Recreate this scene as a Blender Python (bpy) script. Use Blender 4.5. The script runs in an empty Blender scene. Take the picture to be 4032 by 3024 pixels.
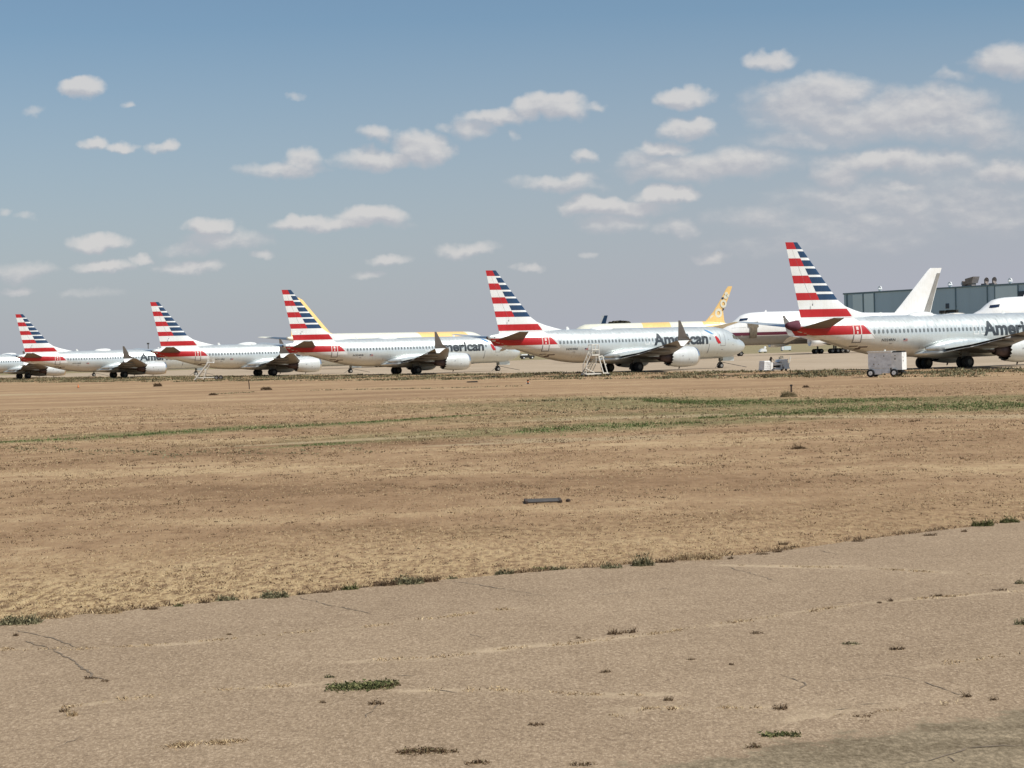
import bpy, bmesh, math, random
import numpy as np
from mathutils import Vector, Matrix
R = math.radians
rng = random.Random(7)
C = bpy.context.scene.collection
scene = bpy.context.scene

# ---------------------------------------------------------------- camera
F, ROLL, PITCH, CAMH = 7700.0, 0.0290, 0.0170, 2.957     # focal length in px of the 4032 px wide photo
cam = bpy.data.cameras.new('camera'); camo = bpy.data.objects.new('camera', cam); C.objects.link(camo)
cam.sensor_width = 36; cam.lens = F / 4032 * 36; cam.clip_end = 20000; cam.clip_start = .1
_up = Vector((0, math.sin(PITCH), math.cos(PITCH))); _f = Vector((0, math.cos(PITCH), -math.sin(PITCH)))
_r = Vector((1, 0, 0)) * math.cos(ROLL) - _up * math.sin(ROLL); _u = Vector((1, 0, 0)) * math.sin(ROLL) + _up * math.cos(ROLL)
m = Matrix((_r, _u, -_f)).transposed().to_4x4(); m.translation = (0, 0, CAMH); camo.matrix_world = m
scene.camera = camo

def ray(u, v):
    X, Y = u - 2016, v - 1512
    c, s = math.cos(ROLL), math.sin(ROLL)
    x, y = (X * c - Y * s) / F, -(X * s + Y * c) / F
    c, s = math.cos(PITCH), math.sin(PITCH)
    return (x, c + y * s, -s + y * c)
def gnd(u, v, z=0):
    r = ray(u, v); t = (z - CAMH) / r[2]
    return (r[0] * t, r[1] * t)
def atd(u, v, d):                     # the point of that sight line at depth d
    r = ray(u, v); t = d / r[1]
    return (r[0] * t, d, CAMH + r[2] * t)

# ---------------------------------------------------------------- sun, sky, exposure
SUN = Vector((0.68, -0.36, 1.0)).normalized()
sun = bpy.data.lights.new('sun', 'SUN'); suno = bpy.data.objects.new('sun', sun); C.objects.link(suno)
sun.energy = 4.4; sun.angle = R(.5); sun.color = (1, .965, .90)
suno.rotation_euler = (-SUN).to_track_quat('-Z', 'Y').to_euler()
vs = scene.view_settings
vs.view_transform = 'Standard'; vs.look = 'None'; vs.exposure = 0.05; vs.gamma = 1; vs.use_curve_mapping = False

class NT:
    """short node-tree writer"""
    def __init__(s, nt): s.nt = nt; s.n = nt.nodes; s.l = nt.links
    def new(s, t, **k):
        n = s.n.new(t)
        for a, b in k.items(): setattr(n, a, b)
        return n
    def put(s, sock, v):
        if v is None: return
        if hasattr(v, 'is_linked') or isinstance(v, bpy.types.NodeSocket): s.l.new(v, sock)
        else: sock.default_value = v
    def math(s, op, a, b=None, c=None, clamp=False):
        n = s.new('ShaderNodeMath', operation=op, use_clamp=clamp)
        for i, v in enumerate((a, b, c)): s.put(n.inputs[i], v)
        return n.outputs[0]
    def vec(s, op, a, b=None):
        n = s.new('ShaderNodeVectorMath', operation=op)
        s.put(n.inputs[0], a); s.put(n.inputs[1], b)
        return n.outputs['Value' if op in ('LENGTH', 'DOT_PRODUCT', 'DISTANCE') else 'Vector']
    def noise(s, vec, scale, detail=3, rough=.55, dist=0):
        n = s.new('ShaderNodeTexNoise'); s.put(n.inputs['Vector'], vec)
        n.inputs['Scale'].default_value = scale; n.inputs['Detail'].default_value = detail
        n.inputs['Roughness'].default_value = rough; n.inputs['Distortion'].default_value = dist
        return n
    def ramp(s, fac, stops):
        n = s.new('ShaderNodeValToRGB'); e = n.color_ramp.elements
        while len(e) < len(stops): e.new(.5)
        for i, (p, c) in enumerate(stops):
            e[i].position = p; e[i].color = (*c, 1) if isinstance(c, tuple) else (c, c, c, 1)
        s.put(n.inputs[0], fac); return n.outputs[0]
    def mix(s, f, a, b, mode='MIX'):
        n = s.new('ShaderNodeMix', data_type='RGBA', blend_type=mode)
        s.put(n.inputs[0], f)
        s.put(n.inputs[6], (*a, 1) if isinstance(a, tuple) else a); s.put(n.inputs[7], (*b, 1) if isinstance(b, tuple) else b)
        return n.outputs[2]
    def maprange(s, v, a, b, c=0., d=1., smooth=False):
        n = s.new('ShaderNodeMapRange', interpolation_type='SMOOTHSTEP' if smooth else 'LINEAR')
        s.put(n.inputs[0], v)
        for i, x in enumerate((a, b, c, d)): n.inputs[i + 1].default_value = x
        return n.outputs[0]

world = bpy.data.worlds.new('World'); scene.world = world; world.use_nodes = True
W = NT(world.node_tree); bg = W.n['Background']
sky = W.new('ShaderNodeTexSky', sky_type='NISHITA'); sky.sun_disc = False
sky.sun_elevation = math.asin(SUN.z); sky.sun_rotation = math.atan2(SUN.x, SUN.y)
sky.altitude = 1100; sky.air_density = 1.0; sky.dust_density = 2.0; sky.ozone_density = 1.2
bg.inputs[1].default_value = .10
# cumulus clouds at their true directions in the sky: (u, v, ru, rv, strength) of the 2212 px overview turned into directions
CL = [(178,190,62,21,1),(283,222,18,9,.45),(205,308,36,15,.8),(262,314,44,14,.8),(352,314,32,14,.7),(640,208,22,9,.4),(75,245,25,9,.3),
(610,366,95,18,.65),(655,345,46,24,.75),(815,292,42,20,.65),(910,320,64,40,1),(820,345,105,24,.85),
(1020,278,48,28,.7),(1070,252,76,20,.8),(1150,237,60,27,.95),(1200,232,78,32,1),(1290,228,24,13,.45),(960,270,25,12,.35),
(1110,292,14,11,.35),(1480,212,70,24,.95),(1670,132,62,21,.8),(1485,278,64,24,.9),(1267,337,30,15,.65),(1440,322,54,20,.75),(1385,345,64,26,.55),
(2180,132,85,42,1),(2060,165,50,16,.4),(1770,200,150,38,.8),(1730,228,115,52,.75),(1880,255,240,48,.75),(2000,240,150,62,.85),(2090,270,130,42,.65),
(1530,362,200,34,.75),(1600,350,120,34,.7),(1400,372,80,18,.5),(1900,350,150,30,.85),(1810,380,64,40,.65),(2000,352,140,34,.65),(2170,372,90,30,.75),
(1200,398,100,18,.6),(1250,388,42,22,.65),(1440,422,76,20,1),(1280,442,68,24,.95),(1350,448,125,20,.75),(1330,482,84,26,.5),(1460,490,56,22,.5),
(660,477,80,19,.95),(800,467,80,24,1),(740,482,140,16,.8),(452,490,58,21,1),(490,518,100,24,.55),(400,538,60,18,.45),(212,525,72,21,.95),
(230,578,76,16,.8),(312,562,30,11,.65),(405,578,74,16,.65),(562,548,24,10,.5),(50,588,80,22,.5),(35,624,46,12,.55),(65,470,28,10,.35),(5,462,22,10,.4),
(842,557,50,14,.65),(800,592,48,9,.5),(1005,540,74,17,.65),(1140,578,34,11,.55),(1270,547,18,7,.35),(1535,552,46,14,.5),(200,632,50,10,.3),
(1900,430,260,40,.5),(1960,405,64,14,.6),(1870,480,260,40,.42),(2110,450,160,66,.45),(1640,470,120,28,.4),(1800,520,260,34,.34),(2080,380,160,60,.35),(1750,300,150,26,.5),(2150,300,90,30,.5)]
tc = W.new('ShaderNodeTexCoord'); gen = tc.outputs['Generated']
sep = W.new('ShaderNodeSeparateXYZ'); W.put(sep.inputs[0], gen)
yy = W.math('MAXIMUM', sep.outputs[1], .05)
uu = W.math('DIVIDE', sep.outputs[0], yy); vv = W.math('DIVIDE', sep.outputs[2], yy)
cmb = W.new('ShaderNodeCombineXYZ'); W.put(cmb.inputs[0], uu); W.put(cmb.inputs[1], vv)
P = cmb.outputs[0]
def warp(scale, amp, det=3):
    n = W.noise(P, scale, det); v = W.vec('SUBTRACT', n.outputs['Color'], (.5, .5, .5))
    return W.vec('MULTIPLY', v, (amp, amp * .6, 0))
Pw = W.vec('ADD', W.vec('ADD', P, warp(45, .020)), warp(150, .0075, 4))
def blobs(Pv):
    dens = None
    for cx, cy, rx, ry, s in CL:
        r = ray(cx * 1.8228, cy * 1.8228); cu, cv = r[0] / r[1], r[2] / r[1]
        k = 1.8228 / F * 1.12
        d = W.vec('SUBTRACT', Pv, (cu, cv, 0))
        q = W.vec('MULTIPLY', d, (1 / (rx * k), 1 / (ry * k), 0))
        l = W.vec('DOT_PRODUCT', q, q)
        b = W.math('MULTIPLY_ADD', l, -s, s)
        dens = b if dens is None else W.math('SMOOTH_MAX', dens, b, .08)
    return dens
dens = blobs(Pw)
Pn = W.vec('MULTIPLY', P, (.75, 1.35, 1))
nz = W.noise(Pn, 75, 8, .6).outputs[0]
dens2 = blobs(W.vec('ADD', Pw, (.0022, .0052, 0)))
dn = W.math('ADD', dens, W.math('MULTIPLY', W.math('SUBTRACT', nz, .5), .62))
alpha = W.maprange(dn, -.08, .76, 0, .84, True)
# lit billows: density falls off towards the upper right where the sun stands
nz2 = W.noise(W.vec('ADD', Pn, (.0018, .0045, 0)), 75, 6, .5).outputs[0]
lit = W.math('MULTIPLY_ADD', W.math('SUBTRACT', nz, nz2), 2.2, .12)
lit = W.math('ADD', lit, W.math('ADD', W.math('MULTIPLY', dens, .28), W.math('MULTIPLY', W.math('SUBTRACT', dens, dens2), 1.1)), clamp=True)
ccol = W.mix(lit, (4.7, 4.75, 5.1), (6.6, 6.42, 6.3))
# summer haze low in the sky
skyc = W.mix(1.0, sky.outputs[0], (.80, .88, .885), 'MULTIPLY')
hz = W.maprange(vv, .17, .0, 0, 1)
rt = W.maprange(uu, -.1, .25, 0, .35)
hz = W.math('MULTIPLY', W.math('ADD', W.math('MULTIPLY', hz, .85), W.math('MULTIPLY', rt, hz)), 1, clamp=True)
skyc = W.mix(hz, skyc, (4.05, 4.2, 4.8))
front = W.math('GREATER_THAN', sep.outputs[1], .06)
skyc = W.mix(W.math('MULTIPLY', alpha, front), skyc, ccol)
W.l.new(skyc, bg.inputs[0])

# ---------------------------------------------------------------- materials
def mat(name, col, rough=.6, metal=0., var=0., vscale=3., bump=0., coat=0., spec=.5, stretch=None):
    m = bpy.data.materials.new(name); m.use_nodes = True
    t = NT(m.node_tree); b = t.n['Principled BSDF']
    b.inputs['Roughness'].default_value = rough; b.inputs['Metallic'].default_value = metal
    b.inputs['Coat Weight'].default_value = coat; b.inputs['Specular IOR Level'].default_value = spec
    co = t.new('ShaderNodeTexCoord').outputs['Object']
    if stretch: co = t.vec('MULTIPLY', co, stretch)
    n = t.noise(co, vscale, 4)
    if var:
        lo = tuple(c * (1 - var) for c in col); hi = tuple(min(1, c * (1 + var * .5)) for c in col)
        t.l.new(t.ramp(n.outputs[0], [(.3, lo), (.65, hi)]), b.inputs['Base Color'])
    else: b.inputs['Base Color'].default_value = (*col, 1)
    if bump:
        bp = t.new('ShaderNodeBump'); bp.inputs['Strength'].default_value = bump
        t.l.new(n.outputs[0], bp.inputs['Height']); t.l.new(bp.outputs[0], b.inputs['Normal'])
    return m
def paint(name, col, dirt=.10, rough=.32, coat=.3):
    """aircraft paint with panel-sized tone changes and grime streaks running down"""
    m = bpy.data.materials.new(name); m.use_nodes = True
    t = NT(m.node_tree); b = t.n['Principled BSDF']
    co = t.new('ShaderNodeTexCoord').outputs['Object']
    oi = t.new('ShaderNodeObjectInfo').outputs['Random']; co = t.vec('ADD', co, t.vec('SCALE', (37., 21., 53.)) if 0 else t.vec('MULTIPLY', (37., 21., 53.), oi))
    n1 = t.noise(t.vec('MULTIPLY', co, (.35, 1, .5)), 1.2, 3).outputs[0]
    n2 = t.noise(t.vec('MULTIPLY', co, (2.5, 1, .35)), 1.6, 5, .65).outputs[0]
    f = t.math('ADD', t.math('MULTIPLY', n1, .5), t.math('MULTIPLY', n2, .5))
    lo = tuple(c * (1 - dirt) * k for c, k in zip(col, (1, .98, .94))); hi = tuple(min(1, c * 1.04) for c in col)
    c = t.ramp(f, [(.35, lo), (.6, hi)])
    t.l.new(c, b.inputs['Base Color'])
    t.l.new(t.maprange(n2, .3, .7, rough - .06, rough + .12), b.inputs['Roughness'])
    b.inputs['Coat Weight'].default_value = coat; b.inputs['Coat Roughness'].default_value = .15
    bp = t.new('ShaderNodeBump'); bp.inputs['Strength'].default_value = .05; bp.inputs['Distance'].default_value = .02
    t.l.new(n1, bp.inputs['Height']); t.l.new(bp.outputs[0], b.inputs['Normal'])
    return m
M = {}
M['silver'] = paint('silver_grey_paint', (.62, .66, .655), .06, .32)
M['silver'].node_tree.nodes['Principled BSDF'].inputs['Metallic'].default_value = .4
M['cowl'] = paint('cowl_paint', (.60, .625, .62), .10, .35)
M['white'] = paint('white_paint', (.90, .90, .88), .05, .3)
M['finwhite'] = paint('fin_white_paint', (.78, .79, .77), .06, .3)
M['red'] = paint('red_paint', (.47, .013, .018), .12, .4, .1)
M['blue'] = paint('navy_paint', (.010, .042, .105), .15, .45, .05)
M['midblue'] = paint('mid_blue_paint', (.06, .25, .50), .1)
M['title'] = mat('charcoal_lettering', (.03, .04, .05), .6)
M['window'] = mat('window_glass', (.17, .19, .19), .15, spec=.6)
M['outline'] = mat('door_outline_grey', (.22, .22, .22), .6)
M['pink'] = paint('door_outline_white', (.75, .62, .58), .05)
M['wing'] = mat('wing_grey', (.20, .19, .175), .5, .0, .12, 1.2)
M['wing_lit'] = mat('wing_lit_grey', (.42, .42, .41), .45, 0, .1, 1.2)  # sunlit tone of the wing tops put into the colour
M['winglet'] = mat('shade_grey', (.15, .135, .12), .5, 0, .1, 2)  # shade on upper winglet blades and tailplane undersides put into the colour
M['bare'] = mat('bare_metal', (.75, .75, .74), .28, 1.0, .08, 4)
M['darkmetal'] = mat('engine_core_metal', (.09, .06, .06), .5, .4, .3, 3)
M['cover'] = mat('maroon_cover', (.10, .02, .035), .8, 0, .2, 5)
M['tyre'] = mat('tyre_rubber', (.014, .013, .013), .85, 0, .2, 8)
M['strut'] = mat('gear_strut', (.10, .095, .085), .5, .3, .2, 6)
M['hub'] = mat('hub_grey', (.30, .29, .27), .5, .3, .2, 10)
M['yellow'] = paint('golden_yellow_paint', (.93, .62, .24), .08)
M['cream'] = paint('cream_paint', (.82, .80, .66), .04)
M['maroon'] = paint('maroon_stripe_paint', (.13, .015, .045), .1)
M['belly'] = paint('belly_metal_shade', (.30, .29, .27), .15, .4, .1)  # on the jumbo belly: polished metal plus underside shade put into the grey
M['tan_cover'] = mat('brown_canvas', (.17, .14, .10), .9, 0, .3, 2.0, .3)
M['equip'] = mat('worn_white_enamel', (.88, .88, .84), .5, 0, .22, 2.5, .05)
M['equip_b'] = mat('grey_white_enamel', (.88, .89, .88), .55, 0, .18, 3.5, .05)
M['equip_dark'] = mat('oily_black_steel', (.03, .028, .025), .6, .2, .3, 6)
M['rail'] = mat('chalky_cream_rail', (.80, .77, .68), .6, 0, .15, 6)
M['rail_d'] = mat('dull_khaki_steel', (.30, .27, .21), .6, .1, .2, 6)
M['teal'] = mat('teal_steel_cladding', (.45, .57, .66), .6, 0, .12, .08, stretch=(1, 1, .2))
M['teal_l'] = mat('pale_teal_cladding', (.70, .82, .87), .6, 0, .12, .08, stretch=(1, 1, .2))
M['teal_d'] = mat('dark_teal_trim', (.15, .22, .26), .6)
M['glassdark'] = mat('dark_blue_glass', (.02, .035, .07), .2)
M['beige'] = mat('beige_block', (.42, .38, .28), .8, 0, .1, .3)
M['roofbrown'] = mat('rusty_duct', (.26, .22, .20), .8, 0, .3, 1)
M['wood'] = mat('weathered_wood', (.07, .045, .03), .9, 0, .3, 12)
M['rod'] = mat('grey_iron', (.085, .08, .075), .6, .4, .3, 12)
M['orange'] = mat('orange_plastic', (.75, .2, .05), .5)

# ---------------------------------------------------------------- mesh writing
class MB:
    def __init__(s): s.v = []; s.f = []; s.m = []
    def add(s, v, f, mi=0):
        o = len(s.v); s.v += [tuple(p) for p in v]; s.f += [tuple(i + o for i in q) for q in f]
        s.m += list(mi) if isinstance(mi, (list, tuple)) else [mi] * len(f)
    def box(s, a, b, mi=0, rot=0, piv=(0, 0)):
        x0, y0, z0 = a; x1, y1, z1 = b
        v = [(x, y, z) for z in (z0, z1) for x, y in ((x0, y0), (x1, y0), (x1, y1), (x0, y1))]
        if rot:
            c, q = math.cos(rot), math.sin(rot)
            v = [(piv[0] + (x - piv[0]) * c - (y - piv[1]) * q, piv[1] + (x - piv[0]) * q + (y - piv[1]) * c, z) for x, y, z in v]
        s.add(v, [(3, 2, 1, 0), (4, 5, 6, 7), (0, 1, 5, 4), (1, 2, 6, 5), (2, 3, 7, 6), (3, 0, 4, 7)], mi)
    def cyl(s, p, q, r, n=12, mi=0, r2=None, caps=True):
        p, q = Vector(p), Vector(q); d = (q - p).normalized()
        a = d.orthogonal().normalized(); b = d.cross(a); r2 = r if r2 is None else r2
        v = [c + (a * math.cos(t) + b * math.sin(t)) * k for c, k in ((p, r), (q, r2)) for t in [2 * math.pi * i / n for i in range(n)]]
        f = [(i, (i + 1) % n, n + (i + 1) % n, n + i) for i in range(n)]
        if caps: f += [tuple(range(n))[::-1], tuple(range(n, 2 * n))]
        s.add(v, f, mi)
    def lathe(s, prof, axis_o, n=28, mi=0, axis='x', mis=None, tail=None):
        """prof = [(x, r)] round the x (or y) axis through axis_o"""
        ox, oy, oz = axis_o; v = []
        for k, (x, r) in enumerate(prof):
            for i in range(n):
                t = 2 * math.pi * i / n
                xx = x + (tail if (tail and k == len(prof) - 1 and i % 2) else 0)
                if axis == 'x': v.append((ox + xx, oy + r * math.cos(t), oz + r * math.sin(t)))
                else: v.append((ox + r * math.cos(t), oy + xx, oz + r * math.sin(t)))
        f = []; mm = []
        for k in range(len(prof) - 1):
            for i in range(n):
                j = (i + 1) % n
                f.append((k * n + i, k * n + j, (k + 1) * n + j, (k + 1) * n + i)); mm.append(mis[k] if mis else mi)
        s.add(v, f, mm)
    def loft(s, rings, mi=0, closed=True, cap0=True, cap1=True, mfun=None):
        n = len(rings[0]); v = [p for r in rings for p in r]; f = []; mm = []
        for k in range(len(rings) - 1):
            for i in range(n if closed else n - 1):
                j = (i + 1) % n
                f.append((k * n + i, k * n + j, (k + 1) * n + j, (k + 1) * n + i)); mm.append(mfun(k, i) if mfun else mi)
        if cap0: f.append(tuple(range(n))[::-1]); mm.append(mi)
        if cap1: f.append(tuple(range((len(rings) - 1) * n, len(rings) * n))); mm.append(mi)
        s.add(v, f, mm)
    def build(s, name, mats, parent=None, smooth=False, fix=True, angle=None):
        me = bpy.data.meshes.new(name); me.from_pydata(s.v, [], s.f)
        for mm in (mats if isinstance(mats, (list, tuple)) else [mats]): me.materials.append(mm)
        me.polygons.foreach_set('material_index', s.m)
        if fix:
            bm = bmesh.new(); bm.from_mesh(me); bmesh.ops.recalc_face_normals(bm, faces=bm.faces); bm.to_mesh(me); bm.free()
        if smooth: me.shade_smooth()
        if angle: me.set_sharp_from_angle(angle=R(angle))
        me.update()
        o = bpy.data.objects.new(name, me); C.objects.link(o); o.parent = parent
        return o
def tag(o, label=None, cat=None, group=None, kind=None):
    if label: o['label'] = label
    if cat: o['category'] = cat
    if group: o['group'] = group
    if kind: o['kind'] = kind
    return o
def thing(name, loc=(0, 0, 0), rz=0., label=None, cat=None, group=None):
    o = bpy.data.objects.new(name, None); C.objects.link(o); o.empty_display_size = .5
    o.location = loc; o.rotation_euler = (0, 0, rz); return tag(o, label, cat, group)
def copy_tree(o, parent=None, skip=()):
    c = o.copy(); C.objects.link(c); c.parent = parent
    for ch in [x for x in scene.objects if x.parent == o]:
        if ch.name.split('.')[0] not in skip: copy_tree(ch, c, skip)
    return c

def interp(xs, pts):
    """smooth monotone-ish curve through (x, y...) rows"""
    pts = np.array(pts, float); X = pts[:, 0]; out = []
    for j in range(1, pts.shape[1]):
        Y = pts[:, j]; d = np.diff(Y) / np.diff(X); mth = np.zeros(len(X)); mth[0] = d[0]; mth[-1] = d[-1]
        for i in range(1, len(X) - 1):
            if d[i - 1] * d[i] > 0: mth[i] = 2 * d[i - 1] * d[i] / (d[i - 1] + d[i])
        x = np.clip(np.atleast_1d(xs), X[0], X[-1]); k = np.clip(np.searchsorted(X, x) - 1, 0, len(X) - 2)
        h = X[k + 1] - X[k]; t = (x - X[k]) / h
        out.append(Y[k] * (2 * t**3 - 3 * t**2 + 1) + mth[k] * h * (t**3 - 2 * t**2 + t) + Y[k + 1] * (-2 * t**3 + 3 * t**2) + mth[k + 1] * h * (t**3 - t**2))
    return np.array(out)

class Body:
    """fuselage with its surface function; stations measured aft from the nose, X forward, origin at xo"""
    def __init__(s, secs, xo): s.secs = secs; s.xo = xo; s.end = secs[-1][0]
    def at(s, x): return interp(x, s.secs)[:, 0]
    def y(s, x, z):
        zb, zt, hw = s.at(x); zc, hh = (zb + zt) / 2, (zt - zb) / 2
        return hw * math.sqrt(max(0.0, 1 - min(1, abs((z - zc) / hh))**2))
    def map(s, x, z, side=-1, off=.015):
        zb, zt, hw = s.at(x); zc, hh = (zb + zt) / 2, (zt - zb) / 2
        q = max(-1, min(1, (z - zc) / hh)); y = hw * math.sqrt(1 - q * q)
        n = Vector((math.sqrt(1 - q * q) / hw, q / hh)).normalized()
        return (s.xo - x, side * (y + off * n[0]), z + off * n[1])
    def mesh(s, step=.6, n=40, mfun=None):
        b = MB(); L = s.end
        xs = sorted(set([round(v, 3) for v in list(np.linspace(0, 1, 9)**1.8 * min(3, L * .1)) + list(np.arange(3, L - 3, step)) + list(np.linspace(L - 3, L, 9))]))
        rings = []
        for x in xs:
            zb, zt, hw = s.at(x); zc, hh = (zb + zt) / 2, (zt - zb) / 2
            rings.append([(s.xo - x, hw * math.cos(2 * math.pi * i / n), zc + hh * math.sin(2 * math.pi * i / n)) for i in range(n)])
        b.loft(rings, mfun=(lambda k, i: mfun(xs[k], rings[k][i][2], rings[k][(i + 1) % n][2])) if mfun else None)
        return b
    def decal(s, poly, faces=None, side=-1, off=.015, gx=.6, gz=.12, mi=0, b=None):
        """flat outline in (station, z) cut fine enough to hug the body"""
        bm = bmesh.new(); vs_ = [bm.verts.new((p[0], 0, p[1])) for p in poly]
        for f in (faces or [tuple(range(len(poly)))]): 
            try: bm.faces.new([vs_[i] for i in f])
            except ValueError: pass
        xs = [p[0] for p in poly]; zs = [p[1] for p in poly]
        z = min(zs) + gz
        while z < max(zs):
            bmesh.ops.bisect_plane(bm, geom=bm.verts[:] + bm.edges[:] + bm.faces[:], plane_co=(0, 0, z), plane_no=(0, 0, 1)); z += gz
        x = min(xs) + gx
        while x < max(xs):
            bmesh.ops.bisect_plane(bm, geom=bm.verts[:] + bm.edges[:] + bm.faces[:], plane_co=(x, 0, 0), plane_no=(1, 0, 0)); x += gx
        bm.verts.index_update()
        v = [s.map(p.co.x, p.co.z, side, off) for p in bm.verts]; f = [tuple(q.index for q in fc.verts) for fc in bm.faces]
        bm.free(); b = b or MB(); b.add(v, f, mi); return b

def text_mesh(txt, weight=0.):
    cu = bpy.data.curves.new('t', 'FONT'); cu.body = txt; cu.offset = weight; cu.resolution_u = 4
    o = bpy.data.objects.new('t', cu); C.objects.link(o)
    me = bpy.data.meshes.new_from_object(o.evaluated_get(bpy.context.evaluated_depsgraph_get()))
    v = [(p.co.x, p.co.y) for p in me.vertices]; f = [tuple(q.vertices) for q in me.polygons]
    bpy.data.objects.remove(o); bpy.data.curves.remove(cu); bpy.data.meshes.remove(me)
    return v, f
def text_decal(body, txt, x_left, x_right, z0, cap, weight=0., side=-1, off=.02, mi=0, b=None, slant=0):
    v, f = text_mesh(txt, weight); x0 = min(p[0] for p in v); x1 = max(p[0] for p in v)
    capv, _ = text_mesh('H'); ch = max(p[1] for p in capv)
    v = [(x_left + (x_right - x_left) * (p[0] - x0) / (x1 - x0), z0 + p[1] / ch * cap) for p in v]
    return body.decal(v, f, side, off, 9, .1, mi, b)

def foil(xle, xte, y, z, th, xo, n=9, axis='y', mirror=1):
    """closed aerofoil ring; stations aft, spanning along y (wing) or z (fin)"""
    c = xte - xle; up = []; lo = []
    for i in range(n + 1):
        t = (1 - math.cos(math.pi * i / n)) / 2
        h = th * c * 5 * (.2969 * math.sqrt(t) - .126 * t - .3516 * t * t + .2843 * t**3 - .1015 * t**4) + (.004 if i == n else 0)
        up.append((xle + c * t, h)); lo.append((xle + c * t, -h))
    ring = up + lo[-2:0:-1]
    if axis == 'y': return [(xo - x, y * mirror, z + h) for x, h in ring]
    return [(xo - x, h, z) for x, h in ring]

# ---------------------------------------------------------------- the striped narrow-body airliner
XO = 19.6
jet_body = Body([(0, 2.60, 2.84, .10), (.12, 2.40, 3.02, .32), (.5, 2.08, 3.36, .70), (1, 1.80, 3.62, .98), (1.6, 1.58, 3.92, 1.22), (2.2, 1.43, 4.36, 1.42),
    (3, 1.33, 4.78, 1.61), (4, 1.28, 5.05, 1.75), (5.5, 1.26, 5.24, 1.86), (7, 1.26, 5.30, 1.88), (25, 1.26, 5.30, 1.88), (27, 1.33, 5.30, 1.86), (28.6, 1.50, 5.30, 1.79),
    (30.9, 1.93, 5.28, 1.60), (33, 2.46, 5.24, 1.33), (35, 3.03, 5.17, 1.0), (37, 3.60, 5.05, .62), (38.4, 4.05, 4.90, .36), (39.1, 4.32, 4.72, .19)], XO)

def wheel(b, x, y, z, r, w, n=20):
    b.lathe([(-w / 2, .05), (-w / 2, r * .82), (-w * .42, r * .95), (-w * .25, r), (w * .25, r), (w * .42, r * .95), (w / 2, r * .82), (w / 2, .05)], (x, y, z), n, axis='y')
def make_wheel(parent, x, y, r, w, hubm='hub'):
    b = MB(); wheel(b, x, y, r, r, w); t = b.build('wheel', M['tyre'], parent, True, angle=40)
    h = MB()
    for s in (-1, 1): h.lathe([(s * (w / 2 - .02), r * .56), (s * (w / 2 + .006), r * .5), (s * (w / 2 + .006), .02)], (x, y, r), 16, axis='y')
    h.build('rim', M[hubm], t, True, angle=40); return t

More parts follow.
